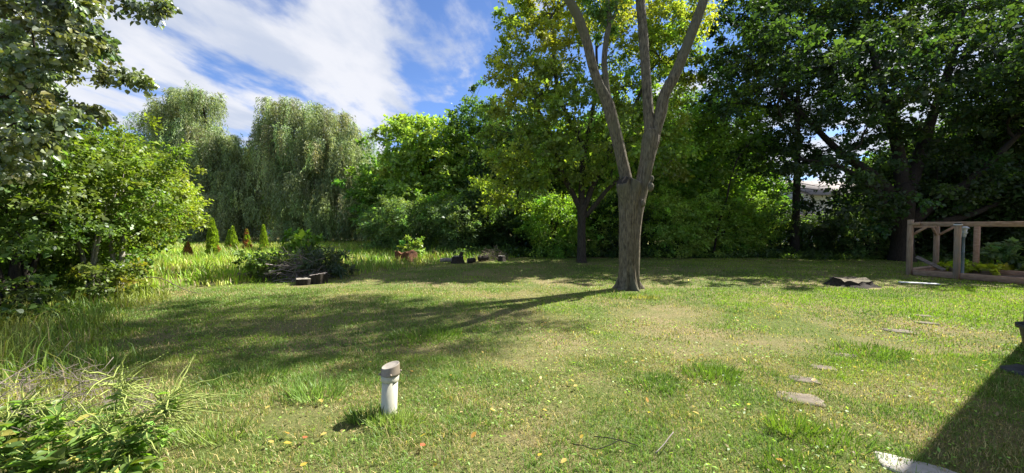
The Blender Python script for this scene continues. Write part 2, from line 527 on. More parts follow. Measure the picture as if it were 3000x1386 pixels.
def grow(acc, limbs, targets, rng, rtip=.012, p=2.3, sides=5, up=.25, seg=.5, wob=.06):
    """branches from the given limbs (control rows x,y,z,r) out to every target"""
    chains = []; pos = []; dirs = []; own = []
    def reg(pts, ci):
        T = unit(np.gradient(pts, axis=0))
        for i in range(len(pts)):
            pos.append(pts[i]); dirs.append(T[i]); own.append((ci, i))
    for pts, rad in limbs:
        chains.append([pts, rad, None]); reg(pts, len(chains) - 1)
    nl = len(chains)
    targets = np.asarray(targets)
    if len(targets):
        A = np.array(pos)
        order = np.argsort([((A - t) ** 2).sum(1).min() for t in targets])
        for oi in order:
            t = targets[oi]
            A = np.array(pos); Dn = np.array(dirs)
            v = t - A; dist = np.linalg.norm(v, axis=1) + 1e-6
            cosv = (v * Dn).sum(1) / dist
            cost = dist * (1.45 - .7 * cosv) + .55 * np.maximum(0, A[:, 2] - t[2])
            b = int(np.argmin(cost))
            L = dist[b]
            n = max(4, int(L / seg) + 2)
            s = np.linspace(0, 1, n)[:, None]
            p1 = A[b] + (Dn[b] * .5 + np.array([0, 0, up])) * L * .4
            pts = (1 - s) ** 2 * A[b] + 2 * s * (1 - s) * p1 + s ** 2 * t
            pts[1:-1] += rng.normal(0, wob * min(L, 2.5) / math.sqrt(n), (n - 2, 3))
            chains.append([pts, None, own[b]]); reg(pts[1:], len(chains) - 1)
    load = [np.zeros(len(c[0]) + 1) for c in chains]
    for ci in range(len(chains) - 1, nl - 1, -1):
        pts, _, par = chains[ci]
        acc_l = np.cumsum(load[ci][::-1])[::-1][:len(pts)] + rtip ** p
        rad = acc_l ** (1 / p)
        rad[-1] *= .6
        chains[ci][1] = rad
        load[par[0]][min(par[1], len(load[par[0]]) - 1)] += rad[0] ** p
    for ci, (pts, rad, par) in enumerate(chains):
        if ci >= nl:
            pr = chains[par[0]][1][min(par[1], len(chains[par[0]][1]) - 1)]
            rad = np.minimum(rad, pr * .9)
            acc.tube(pts, rad, sides if rad[0] < .06 else sides + 2, cap=False)
    return chains


def limb(pts, n=14):
    """rows of x,y,z,r -> (points, radii)"""
    q = smooth_path(np.asarray(pts, float), n)
    return q[:, :3], np.maximum(q[:, 3], .004)


def make_tree(name, label, cat, base, limbs, ells, rng, n=220, mind=.5, rad=(.5, .8), twigs=7, per=9, leaf=(.12, .09), col=(.06, .11, .025),
              var=.18, alt=None, alt_fn=None, mat='leaf', bark='bark_dark', group=None, flat=.8, droop=.25, shell=.6, rtip=.012, shape='diamond',
              zmin=-1e9, out=.6, sides=8, flute=None, crown_name='crown', trunk_name='trunk', shoots=.14):
    base = np.asarray(base, float)
    t = thing(name, label, cat, base, 0, group)
    C = fill(ells, n, mind, rng, shell, zmin)
    # young shoots standing out of the outline
    c0 = C.mean(0)
    far = np.argsort(-np.linalg.norm((C - c0) / (C.std(0) + .1), axis=1))[:int(len(C) * .6)]
    pick = rng.choice(far, size=int(len(C) * shoots), replace=False)
    ns_ = len(pick)
    Sh = C[pick] + (unit(C[pick] - c0) + rng.normal(0, .35, (ns_, 3)) + np.array([0, 0, .35])) * (rng.uniform(.4, .95, (ns_, 1)) * rad[1])
    Sh = Sh[Sh[:, 2] > .15]; nb_ = len(C)
    C = np.vstack([C, Sh])
    acc = Acc()
    lm = []
    for l in limbs:
        p, r = limb(l)
        lm.append((p, r)); acc.tube(p, r, sides, True, flute=flute)
    grow(acc, lm, C, rng, rtip=rtip)
    acc.v = [v - base for v in acc.v]
    acc.build(trunk_name, M[bark], t)
    cen = np.mean(C, axis=0)
    rd = rng.uniform(rad[0], rad[1], len(C)); rd[nb_:] *= .6
    P, D, Nn, k = sprays(C, rd, twigs, per, rng, cen, flat, droop, out)
    aw = None if alt_fn is None else alt_fn(C, rng)
    cols = leaf_cols(len(C), k, col, var, rng, alt, aw)
    sz = rng.lognormal(0, .36, len(P))
    me = leaves_mesh('crown', P, D, Nn, leaf[0] * sz, leaf[1] * sz, cols, M[mat], shape, origin=base)
    o = link(crown_name, me, t)
    return t

# ------------------------------------------------------------------ the ground
def hz(x, y):
    return (vnoise(x, y, .35, 3, 3) - .5) * .07 + (vnoise(x, y, 1.7, 5, 2) - .5) * .018 - .02


def build_ground():
    gx = np.concatenate([[-700, -300, -150, -80, -50], np.arange(-36, 36.1, .6), [50, 80, 150, 300, 700]])
    gy = np.concatenate([[-300, -100, -40, -15, -6], np.arange(-2, 44.1, .6), [50, 60, 80, 120, 200, 400, 900]])
    X, Y = np.meshgrid(gx, gy)
    V = np.stack([X, Y, hz(X, Y)], -1).reshape(-1, 3)
    w = len(gx)
    i = np.arange(len(gy) - 1)[:, None] * w; j = np.arange(w - 1)[None]
    Q = np.stack([i + j, i + j + 1, i + w + j + 1, i + w + j], -1).reshape(-1, 4)
    o = link('ground', mesh_from('ground', V, [(Q, 0)], [M['ground']], smooth=True))
    o['kind'] = 'structure'
    o['label'] = 'lawn ground with dry thatch running back to the trees'


build_ground()

MEADOW = np.array([[-40, 6.5], [-12, 7.6], [-8.8, 9.3], [-7, 10.6], [-5.15, 11.8], [-3.07, 15.2], [-1.2, 16.8], [0.4, 18.2], [6, 40]])


def meadow_depth(x, y):
    """>0 inside the unmown part"""
    return y - np.interp(x, MEADOW[:, 0], MEADOW[:, 1]) + (vnoise(x, y, .9, 31, 2) - .5) * .9


HOLES = []      # x, y, rx, ry : places where no lawn blades grow


def not_in_holes(x, y):
    k = np.ones(len(x), bool)
    for hx, hy, a, b in HOLES:
        k &= ((x - hx) / a) ** 2 + ((y - hy) / b) ** 2 > 1
    return k


SPOTS = [(*zgp(x, y)[:2], rx, ry) for x, y, rx, ry in ((690, 1055, .45, .16), (760, 1035, .3, .12), (1290, 905, .4, .25), (1660, 785, .9, .4), (2190, 985, .35, .2), (1950, 855, .8, .35), (1440, 880, .6, .3), (880, 1075, .2, .1),
                                                         (1760, 880, .5, .25), (2120, 1100, .25, .12), (1280, 1100, .25, .12), (1050, 880, .3, .2), (2130, 850, .5, .2), (560, 1130, .25, .15))]


def spots(x, y):
    d = np.zeros(len(x))
    for a, b, rx, ry in SPOTS:
        q = ((x - a) / rx) ** 2 + ((y - b) / ry) ** 2
        d = np.maximum(d, np.exp(-q * .8))
    return d * (.45 + .9 * vnoise(x, y, 4.5, 19, 3))


def dryness(x, y):
    n = vnoise(x, y, .55, 1, 4)
    n2 = vnoise(x, y, 2.6, 9, 3)
    d = (n - .5) * 2.8 + (n2 - .5) * 1.8 + .24
    d += .5 * np.exp(-((x - 2.0) / 3.6) ** 2 - ((y - 6.0) / 2.3) ** 2)
    d += .25 * np.exp(-((x - 0.6) / 2.6) ** 2 - ((y - 3.2) / 1.0) ** 2)
    d -= .55 / (1 + np.exp(-(x - 6.2) * 1.3)) * (y > 0)
    d -= .35 / (1 + np.exp((x + 1.8) * 1.1)) * (y > 4)
    d -= .30 * (y > 9)
    d += 1.1 * spots(x, y)
    return np.clip(d, 0, 1)


def blades(name, x, y, h, w, col, rng, label, cat, lean=.8, three=True):
    n = len(x)
    z = hz(x, y) - .005
    a = rng.uniform(0, 2 * np.pi, n)
    ld = np.stack([np.cos(a), np.sin(a), np.zeros(n)], 1)
    ln = np.abs(rng.normal(lean, .35, n))[:, None]
    # blades face the open side at random
    b = a + np.pi / 2 + rng.normal(0, .5, n)
    S = np.stack([np.cos(b), np.sin(b), np.zeros(n)], 1) * (w * .5)[:, None]
    P = np.stack([x, y, z], 1)
    H = h[:, None]; up = np.array([0, 0, 1.0])
    f = 1 / np.sqrt(1 + ln ** 2)
    mid = P + (up * .62 + ld * ln * .30) * H * f
    tip = P + (up * (1 - .18 * ln.clip(0, 2)) + ld * ln * .95) * H * f
    if three:
        V = np.stack([P - S, P + S, mid + S * .8, mid - S * .8, tip], 1).reshape(-1, 3)
        k = np.arange(n)[:, None] * 5
        me = mesh_from(name, V, [(k + np.array([[0, 1, 2, 3]]), 0), (k + np.array([[3, 2, 4]]), 0)], [M['grass']], col=np.repeat(col, 5, 0))
    else:
        V = np.stack([P - S, P + S, tip], 1).reshape(-1, 3)
        k = np.arange(n)[:, None] * 3
        me = mesh_from(name, V, [(k + np.array([[0, 1, 2]]), 0)], [M['grass']], col=np.repeat(col, 3, 0))
    o = link(name, me)
    return tag(o, label, cat, kind='stuff')


def band(n, y0, y1, rng, wide=1.46, pad=.4):
    u = rng.uniform(0, 1, n)
    y = np.sqrt(y0 ** 2 + u * (y1 ** 2 - y0 ** 2))
    x = rng.uniform(-1, 1, n) * (wide * y + pad)
    return x, y


GREEN = np.array([.088, .150, .022]); BRIGHT = np.array([.135, .215, .016]); STRAW = np.array([.255, .205, .092]); OLIVE = np.array([.150, .172, .042])


def lawn_colour(x, y, rng):
    d = dryness(x, y)
    n = len(x)
    br = np.clip((vnoise(x, y, .8, 21, 3) - .52) * 5 + .9 / (1 + np.exp(-(x - 6.5))) * (y > 4.5), 0, 1)[:, None]
    c = GREEN * (1 - br) + BRIGHT * br
    c = c * (1 - .45 * d[:, None]) + OLIVE * .45 * d[:, None]
    strawish = (rng.uniform(0, 1, n) < (.06 + .52 * d))[:, None]
    c = np.where(strawish, STRAW * rng.lognormal(0, .25, (n, 1)), c)
    return c * rng.lognormal(0, .25, (n, 1)), d


def build_lawn():
    rng = np.random.default_rng(11)
    for nm, n, y0, y1, hh, ww, three in (('near', 185000, 2.0, 4.6, .052, .0042, True), ('mid', 165000, 4.6, 9.5, .047, .0085, True), ('far', 175000, 9.5, 21, .048, .021, False)):
        x, y = band(n, y0, y1, rng)
        k = (meadow_depth(x, y) < 0) & not_in_holes(x, y)
        # thin cover on the driest patches
        d0 = dryness(x, y)
        bare = vnoise(x, y, 1.4, 77, 3)
        k &= rng.uniform(0, 1, n) > np.clip((bare - .56) * 5, 0, .5) * (d0 > .25)
        k &= rng.uniform(0, 1, n) > .75 * np.clip(spots(x, y), 0, 1)
        k &= (y < 18.3 + 1.2 * (vnoise(x, y, .5, 90, 2) - .5))
        x, y = x[k], y[k]
        c, d = lawn_colour(x, y, rng)
        tuft = np.clip((vnoise(x, y, 3.2, 55, 2) - .55) * 4, 0, 1)
        h = hh * rng.lognormal(0, .3, len(x)) * (1.0 - .35 * d) * (1 + .6 * tuft)
        w = ww * rng.uniform(.7, 1.3, len(x))
        lab = {'near': 'short patchy green and straw grass closest to the viewer', 'mid': 'short mown grass of the middle lawn around the big trunk',
               'far': 'short shaded grass of the far lawn before the shrubs'}[nm]
        blades('lawn_grass', x, y, h, w, c, rng, lab, 'grass', lean=.95, three=three)


def build_meadow():
    rng = np.random.default_rng(12)
    n = 95000
    x = rng.uniform(-34, 4, n); y = 8 + 30 * rng.uniform(0, 1, n) ** 1.35
    md = meadow_depth(x, y)
    k = (md > 0) & (np.abs(x) < 1.5 * y) & not_in_holes(x, y)
    x, y, md = x[k], y[k], md[k]
    tone = vnoise(x, y, .5, 41, 3); t2 = vnoise(x, y, 1.6, 43, 2)
    h = (.16 + .24 * np.clip(md / 1.5, 0, 1)) * (.55 + .9 * vnoise(x, y, .8, 45, 3)) * rng.lognormal(0, .22, len(x))
    h *= np.where(y > 24, .6, 1)
    w = .011 + .0011 * y
    c = GREEN * 1.25 + (BRIGHT * 1.25 - GREEN) * np.clip((tone - .4) * 4, 0, 1)[:, None]
    gold = np.clip((t2 - .5) * 3 + (y > 22) * .35, 0, .8)[:, None]
    c = c * (1 - gold) + np.array([.24, .235, .055]) * gold
    dr = (rng.uniform(0, 1, len(x)) < .12)[:, None]
    c = np.where(dr, STRAW * .9, c) * rng.lognormal(0, .25, (len(x), 1))
    blades('meadow_grass', x, y, h, w * rng.uniform(.6, 1.3, len(x)), c, rng, 'tall unmown green and golden grass left of the lawn', 'tall grass', lean=.75)


# ------------------------------------------------------------------ the forked tree in the middle of the lawn
U = K / FPX * 9.18      # metres per unit of the 2576-wide view at the trunk
TB = zgp(1586, 729)
HOLES.append((TB[0], TB[1] + .15, .40, .42))


def build_big_tree():
    rng = np.random.default_rng(5)
    Y0 = TB[1] + .25
    base = np.array([TB[0], Y0, 0])
    t = thing('forked_tree', 'big forked bare-trunked tree with a sawn-off stub standing alone on the lawn', 'tree', base)

    def flute(pts, a):
        z = pts[:, 2][:, None]; A = a[None]
        f = 1 + .10 * (vnoise(A * 3.2 + 0 * z, z * .35 + 0 * A, 1.0, 8, 2) - .5) + .13 * (np.abs(vnoise(A * 11 + .6 * z, z * .8 + 0 * A, 1.0, 9, 2) - .5) * 2 - .4)
        fl = np.exp(-np.maximum(z, 0) / .20)
        f = f + fl * (.36 + .42 * np.cos(5 * A + 1.0) + .22 * np.cos(9 * A + .5))
        return f

    def mrows(rows, dy=0):
        return [(*zat(x, y, Y0 + d + dy), w * .5 * U) for x, y, w, d in rows]
    limbs = []

    def part(name, rows, n, sides, fl=None, dy=0, keep=True):
        p, r = limb(mrows(rows, dy), n)
        a = Acc(); a.tube(p, r, sides, True, flute=fl); a.v = [v - base for v in a.v]
        o = a.build(name, M['bark'], t)
        if keep: limbs.append((p, r))
        return o
    part('trunk', [(1580, 734, 46, 0), (1580, 700, 44, 0), (1579, 640, 43, 0), (1580, 570, 45, 0), (1581, 515, 50, 0), (1581, 485, 50, 0), (1579, 468, 40, .06)], 80, 110, flute, keep=False)
    lf = lambda pts, a: 1 + .12 * (vnoise(a[None] * 3 + 0 * pts[:, 2:3], pts[:, 2:3] * .8 + 0 * a[None], 1, 14, 2) - .5) + .12 * (np.abs(vnoise(a[None] * 7 + 0 * pts[:, 2:3], pts[:, 2:3] * 1.1 + 0 * a[None], 1, 15, 2) - .5) * 2 - .4) + .05 * (vnoise(a[None] * 2 + 0 * pts[:, 2:3], pts[:, 2:3] * 4 + 0 * a[None], 1, 16, 2) - .5)
    # the second stem fused to the right of the trunk
    part('limb', [(1594, 728, 34, .0), (1595, 690, 28, .0), (1596, 640, 27, .0), (1599, 570, 28, .0), (1606, 515, 31, .02), (1617, 455, 34, .04), (1628, 400, 37, .04), (1637, 350, 42, .02), (1641, 325, 36, 0)], 56, 44, lf)
    part('limb', [(1634, 372, 28, .0), (1634, 330, 27, .02), (1629, 250, 25, .1), (1623, 160, 24.5, .2), (1617, 70, 24, .3), (1611, 0, 23, .4), (1605, -80, 20, .5), (1598, -190, 14, .7), (1590, -330, 8, .9)], 60, 32, lf)
    part('limb', [(1638, 368, 24, 0), (1650, 328, 27, -.02), (1662, 284, 29, -.05), (1671, 240, 27, -.1), (1694, 196, 27, -.15), (1722, 130, 25, -.2), (1748, 62, 24, -.25), (1770, 0, 23, -.3), (1795, -90, 19, -.2), (1820, -220, 11, 0)], 60, 32, lf)
    part('limb', [(1584, 505, 34, .10), (1576, 458, 31, .12), (1564, 400, 29, .10), (1551, 345, 29, .05), (1540, 300, 30, 0), (1526, 252, 29, -.05), (1508, 215, 24, -.1), (1490, 165, 23, -.15), (1476, 105, 23, -.2), (1455, 45, 23, -.3), (1432, 0, 22, -.4), (1400, -80, 18, -.5), (1370, -200, 10, -.7)], 70, 32, lf)
    part('limb', [(1536, 282, 20, .0), (1528, 238, 17, .08), (1523, 190, 16, .18), (1520, 150, 15, .25), (1525, 100, 15, .3), (1532, 55, 14, .35), (1528, 0, 11, .4), (1515, -70, 9, .5), (1500, -160, 6, .6)], 40, 18, lf)
    part('limb', [(1530, 62, 11, .35), (1545, 40, 9, .4), (1551, 12, 8, .5), (1548, -40, 6, .6), (1560, -120, 4, .8)], 20, 10, lf)
    # sawn stubs where limbs were taken off
    for rows, tilt, mt in (([(1580, 520, 40, -.03), (1573, 490, 38, -.08), (1568, 470, 34, -.12), (1566, 456, 31, -.14)], (-.55, -.45, .7), 'bark_dark'), ([(1586, 525, 38, -.03), (1592, 492, 36, -.08), (1598, 468, 31, -.12), (1600, 455, 29, -.13)], (.42, -.12, .9), 'cutwood')):
        p, r = limb(mrows(rows), 10)
        a = Acc(); a.tube(p, r, 22, False, flute=lf)
        Vt = a.v[0]; ring = Vt[-22:]; c = ring.mean(0)
        nrm = np.array(tilt) / np.linalg.norm(tilt)
        ax = p[-1] - p[-2]; ax /= np.linalg.norm(ax)
        for i in range(22):
            v = Vt[len(Vt) - 22 + i]
            Vt[len(Vt) - 22 + i] = v - ax * ((v - c) @ nrm) / (ax @ nrm)
        a.v = [Vt - base]
        s = a.build('cut_stub', M['bark'], t)
        b = Acc(); ring = Vt[-22:]; c = ring.mean(0)
        V = np.vstack([c + nrm * .004, c + (ring - c) * .93 + nrm * .006, c + (ring - c) * 1.01])
        j = np.arange(22); k2 = (j + 1) % 22
        b.add(V - base, np.stack([1 + j, 23 + j, 23 + k2, 1 + k2], 1), np.stack([0 * j, 1 + j, 1 + k2], 1))
        b.build('cut_face', M[mt], s)
    # swollen callus lumps on the second stem
    for x, y, w in ((1637, 470, 15), (1617, 512, 12), (1640, 450, 10)):
        c = zat(x, y, Y0 - .2); r = w * .5 * U
        g = rng.normal(0, 1, (40, 3)); g = unit(g)
        a = Acc()
        p = np.array([c + np.array([0, .1, -r * 1.6]), c + np.array([0, 0, -r]), c, c + np.array([0, .0, r]), c + np.array([0, .1, r * 1.5])])
        a.tube(smooth_path(p, 12), np.interp(np.linspace(0, 1, 12), [0, .3, .5, .7, 1], [.01, r * .8, r, r * .75, .01]), 12, True,
               flute=lambda q, an: 1 + .5 * (vnoise(an[None] * 4 + 0 * q[:, 2:3], q[:, 2:3] * 20 + 0 * an[None], 1, 3, 2) - .5))
        a.v = [v - base for v in a.v]
        a.build('burl', M['bark'], t)
    # crown: fine leaves, nearly all of it above the picture
    C = fill([((4.6, 11.2, 11.2), (4.6, 2.5, 2.4)), ((1.2, 9.6, 10.2), (2.6, 1.6, 1.6)), ((6.5, 11.8, 12.0), (2.6, 1.6, 1.8)), ((2.6, 9.7, 10.6), (3.2, 1.3, 2.0))], 340, .5, rng, .4)
    C = C[(C[:, 1] - .48 * C[:, 2] > 3.9) & (C[:, 2] > 1.6 + .64 * C[:, 1] + .5)]
    hang = np.array([zat(x, y, Y0 + d) for x, y, d in ((1492, 8, .2), (1512, 25, .3), (1536, 12, .4), (1478, -20, .2), (1550, -30, .4), (1530, 48, .4), (1560, 10, .5), (1502, 45, .3), (1522, 235, .2), (1518, 195, .25), (1505, 90, .4), (1545, 75, .5))])
    a = Acc()
    grow(a, limbs, np.vstack([C, hang]), rng, rtip=.008, seg=.4)
    a.v = [v - base for v in a.v]
    a.build('branches', M['bark_dark'], t, kind='stuff')
    rd = np.concatenate([rng.uniform(.45, .75, len(C)), rng.uniform(.22, .34, 8), rng.uniform(.10, .16, len(hang) - 8)])
    CC = np.vstack([C, hang])
    P, D, Nn, k = sprays(CC, rd, 12, 15, rng, CC.mean(0), .8, .45, .5, .09)
    cols = leaf_cols(len(CC), k, (.07, .12, .028), .15, rng)
    me = leaves_mesh('crown', P, D, Nn, .085, .042, cols, M['leaf'], origin=base)
    link('crown', me, t)


build_big_tree()


# ------------------------------------------------------------------ trees right of and behind the lawn
def lit_limit(lim):
    return lambda C: C[:, 1] - .48 * C[:, 2] > lim


_fill = fill


def build_maple():
    global fill
    rng = np.random.default_rng(21)
    B = zgp(1463, 660); Y = B[1]
    u = K / FPX * Y

    def rows(l): return [(*zat(x, y, Y + d), w * .5 * u) for x, y, w, d in l]
    limbs = [rows([(1463, 664, 32, 0), (1463, 648, 24, 0), (1463, 600, 21, 0), (1463, 550, 21, 0), (1464, 515, 24, 0)]),
             rows([(1461, 530, 16, 0), (1440, 485, 13, 0), (1415, 440, 14, -.2), (1400, 390, 12, -.3), (1380, 330, 10, -.4), (1345, 260, 7, -.5)]),
             rows([(1463, 530, 18, 0), (1463, 470, 16, .1), (1466, 420, 14, .2), (1462, 350, 12, .3), (1425, 290, 12, .3), (1400, 210, 10, .4), (1392, 130, 8, .6), (1385, 50, 5, .8)]),
             rows([(1468, 530, 16, 0), (1490, 470, 14, 0), (1512, 420, 12, .2), (1545, 360, 13, .5), (1590, 280, 10, .7), (1630, 190, 7, 1)]),
             rows([(1472, 545, 14, 0), (1500, 512, 12, -.1), (1530, 475, 10, -.3), (1580, 430, 7, -.4)]),
             rows([(1462, 420, 14, .2), (1480, 330, 12, .8), (1500, 220, 9, 1.2), (1500, 100, 6, 1.6)])]
    e = [(zat(1370, 110, Y + .8), (2.0, 2.2, 2.6)), (zat(1330, 260, Y + .3), (1.9, 2.0, 2.6)), (zat(1330, 400, Y), (1.8, 1.8, 1.4)), (zat(1470, 330, Y), (2.6, 2.2, 2.6)),
         (zat(1620, 160, Y + 1), (2.4, 2.2, 2.8)), (zat(1600, 360, Y + .6), (2.2, 2.0, 2.2)), (zat(1450, -40, Y + 2), (3.2, 2.4, 2.4)), (zat(1690, 60, Y + 1.6), (1.5, 2, 2.2)), (zat(1270, 470, Y + 1), (1.4, 1.4, 1.0))]
    def fl(*a, **k):
        C = _fill(*a, **k)
        return C[lit_limit(10.6)(C)]
    fill = fl
    gold = lambda C, rng: np.clip((C[:, 2] - 6.2) * .075 + (vnoise(C[:, 0], C[:, 2], .55, 6, 2) - .5) * 1.5 + rng.normal(0, .06, len(C)), 0, .7)  # yellow grows with height: autumn tint and sunlit top put into the colour
    make_tree('maple_tree', 'maple with yellowing, sun-tinted top leaves and a dark trunk behind the forked tree', 'tree', B, limbs, e, rng, n=640, mind=.38, rad=(.40, .72),
              twigs=11, per=12, leaf=(.098, .086), col=(.100, .138, .026), var=.24, alt=(.25, .21, .03), alt_fn=gold, shell=.6, rtip=.009, flat=.75, droop=.35, bark='bark_mid')
    fill = _fill


build_maple()


def build_oak():
    global fill
    rng = np.random.default_rng(22)
    Y = 16.8
    B = at(2270 * K, 690, Y); B[2] = 0
    u = K / FPX * Y

    def rows(l): return [(*zat(x, y, Y + d), w * .5 * u) for x, y, w, d in l]
    limbs = [[(B[0], B[1], -.1, .52), (B[0], B[1], .5, .40), (B[0], B[1], 1.6, .36), (B[0] + .05, B[1], 2.8, .36)] + rows([(2280, 470, 34, .3)]),
             rows([(2272, 540, 34, 0), (2235, 480, 28, .5), (2180, 430, 24, 1), (2110, 380, 18, 1.6), (2030, 300, 12, 2), (1960, 230, 7, 2.4)]),
             rows([(2275, 500, 34, .2), (2262, 400, 28, .8), (2240, 280, 22, 1.6), (2200, 150, 16, 2.5), (2180, 0, 10, 3)]),
             rows([(2282, 500, 32, .2), (2310, 400, 27, .8), (2350, 280, 20, 1.5), (2400, 130, 14, 2), (2430, 0, 8, 2.6)]),
             rows([(2290, 560, 30, 0), (2340, 520, 26, -.2), (2420, 470, 20, -.4), (2510, 390, 14, -.4), (2600, 300, 8, -.4)]),
             rows([(2292, 575, 24, 0), (2360, 560, 20, -.5), (2440, 540, 14, -.8), (2540, 500, 8, -1)]),
             rows([(2262, 560, 20, 0), (2190, 470, 15, .3), (2110, 420, 11, .4), (2010, 400, 7, .4)])]
    e = [(zat(2230, 130, Y + 3), (5, 3, 3.6)), (zat(2030, 170, Y + 3.5), (3.6, 2.8, 3.2)), (zat(2480, 230, Y + .6), (4.6, 2.6, 3.6)), (zat(1890, 260, Y + 4.5), (2.4, 2.4, 3.0)),
         (zat(2100, -60, Y + 5), (4.5, 3, 2.4)), (zat(2420, -30, Y + 4), (5, 3, 2.6)), (zat(2450, 460, Y), (3.0, 1.8, 1.3)), (zat(2130, 330, Y + 1.6), (3.4, 1.8, 1.5)), (zat(1900, 60, Y + 5), (2.2, 2.2, 2.6)),
         (zat(2650, 200, Y), (3, 3, 4)), (zat(2330, 420, Y + 1.5), (2.6, 1.6, 1.3)), (zat(1960, 400, Y + 2.5), (2.2, 1.6, .9)), (zat(2200, 470, Y + 2.0), (1.6, 1.4, .8)), (zat(2060, 60, Y + 5), (4, 3, 3)), ((14.5, 15.0, 8.0), (3.2, 1.3, 1.8)), ((18.5, 14.8, 8.0), (3.4, 1.3, 2.0)), ((10.4, 16.3, 8.4), (2.6, 1.5, 1.9)), ((21.5, 14.5, 7.5), (2.5, 1.4, 2.0)), (zat(2330, 515, 15.3), (3.0, .8, .8)), (zat(2190, 530, 15.6), (1.6, .8, .8)), (zat(2065, 500, 17), (1.4, .8, .5)), (zat(2120, 420, 16), (2.2, 1, .8))]
    def fl(*a, **k):
        C = _fill(*a, **k)
        return C[lit_limit(9.7)(C)]
    fill = fl
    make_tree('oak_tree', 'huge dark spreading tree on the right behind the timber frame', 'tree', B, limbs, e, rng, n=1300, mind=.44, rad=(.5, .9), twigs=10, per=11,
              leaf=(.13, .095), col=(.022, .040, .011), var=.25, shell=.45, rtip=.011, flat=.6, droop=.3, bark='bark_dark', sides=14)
    fill = _fill


build_oak()


def simple_limbs(B, h, r, rng, forks=4, lean=(0, 0), split=.35):
    B = np.asarray(B, float)
    top = B + np.array([lean[0], lean[1], h])
    L = [[(*(B + np.array([0, 0, -.1])), r * 1.25), (*(B + (top - B) * .12), r), (*(B + (top - B) * .35 + rng.normal(0, .08, 3)), r * .85), (*(B + (top - B) * .65 + rng.normal(0, .15, 3)), r * .55), (*top, r * .2)]]
    for i in range(forks):
        f = split + (0.45 * i / max(1, forks))
        p = B + (top - B) * f
        a = rng.uniform(0, 6.28) if forks != 2 else i * 3.1 + 1
        d = np.array([math.cos(a), math.sin(a), 0]) * h * rng.uniform(.16, .28)
        q = p + d + np.array([0, 0, h * rng.uniform(.18, .3)])
        L.append([(*p, r * .55), (*((p + q) / 2 + rng.normal(0, .1, 3)), r * .4), (*q, r * .18)])
    return L


# trees beyond the shrub row: label, view x of the trunk (2576 units), depth, height, crown radius, colour, leaf size
def wood_tree(name, label, zx, Y, h, cr, col, leaf, seed, n=180, cb=.35, alt=None, altf=None, group=None, mat='leaf', r=.2, rad=(.6, 1.0), lean=(0, 0), twigs=8, per=9, keep=None, x=None, shell=.6, flat=.8):
    global fill
    rng = np.random.default_rng(seed)
    B = at(zx * K, 700, Y) if x is None else np.array([x, Y, 0]); B[2] = 0
    cz = h * (cb + (1 - cb) / 2); rz = h * (1 - cb) / 2
    e = [(B + np.array([lean[0] * .7, lean[1] * .7, cz]), (cr, cr * .9, rz * .95)),
         (B + np.array([cr * .45 * rng.uniform(-1, 1), cr * .4, cz - rz * .3]), (cr * .8, cr * .7, rz * .5)),
         (B + np.array([cr * .4 * rng.uniform(-1, 1), -cr * .3, cz + rz * .45]), (cr * .6, cr * .6, rz * .5))]
    for q in range(3):
        aa = rng.uniform(0, 6.28)
        e.append((B + np.array([math.cos(aa) * cr * .75, math.sin(aa) * cr * .6, cz + rz * rng.uniform(-.5, .6)]), (cr * .4, cr * .4, rz * .32)))
    if keep is not None:
        def fl(*a, **k):
            C = _fill(*a, **k)
            return C[keep(C)]
        fill = fl
    t = make_tree(name, label, 'tree', B, simple_limbs(B, h * .86, r, rng, 5, lean), e, rng, n=n, mind=.5, rad=rad, twigs=twigs, per=per, leaf=leaf, col=col, var=.2, alt=alt, alt_fn=altf,
                  group=group, shell=shell, rtip=.011, mat=mat, flat=flat)
    fill = _fill
    return t


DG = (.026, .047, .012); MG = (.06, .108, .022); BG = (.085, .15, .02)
wood_tree('cottonwood_tree', 'bright green broad-leaved tree right of the willows', 1088, 27, 9.3, 3.2, (.125, .178, .036), (.17, .15), 31, n=280, cb=.22, mat='leaf', twigs=9, per=11, rad=(.55, .95), r=.17)
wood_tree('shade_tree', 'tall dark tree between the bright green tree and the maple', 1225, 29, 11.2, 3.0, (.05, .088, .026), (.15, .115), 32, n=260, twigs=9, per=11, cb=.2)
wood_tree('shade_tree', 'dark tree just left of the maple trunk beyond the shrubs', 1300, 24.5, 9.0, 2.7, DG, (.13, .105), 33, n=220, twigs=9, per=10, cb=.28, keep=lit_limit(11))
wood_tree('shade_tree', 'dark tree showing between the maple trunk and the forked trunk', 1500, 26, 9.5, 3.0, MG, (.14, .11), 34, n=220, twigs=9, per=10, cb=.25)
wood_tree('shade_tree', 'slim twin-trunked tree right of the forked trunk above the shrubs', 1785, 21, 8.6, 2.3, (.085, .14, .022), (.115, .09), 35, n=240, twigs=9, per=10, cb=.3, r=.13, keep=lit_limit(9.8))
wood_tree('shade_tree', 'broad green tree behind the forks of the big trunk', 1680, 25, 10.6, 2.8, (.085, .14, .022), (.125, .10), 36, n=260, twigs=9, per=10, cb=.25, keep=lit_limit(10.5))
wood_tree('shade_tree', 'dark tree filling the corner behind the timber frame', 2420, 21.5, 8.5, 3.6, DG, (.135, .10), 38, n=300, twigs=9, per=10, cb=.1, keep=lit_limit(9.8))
wood_tree('shade_tree', 'dark tree at the right edge of the view above the frame', 2640, 18.5, 9, 3.4, DG, (.135, .10), 39, n=280, twigs=9, per=10, cb=.12, keep=lit_limit(9.7))


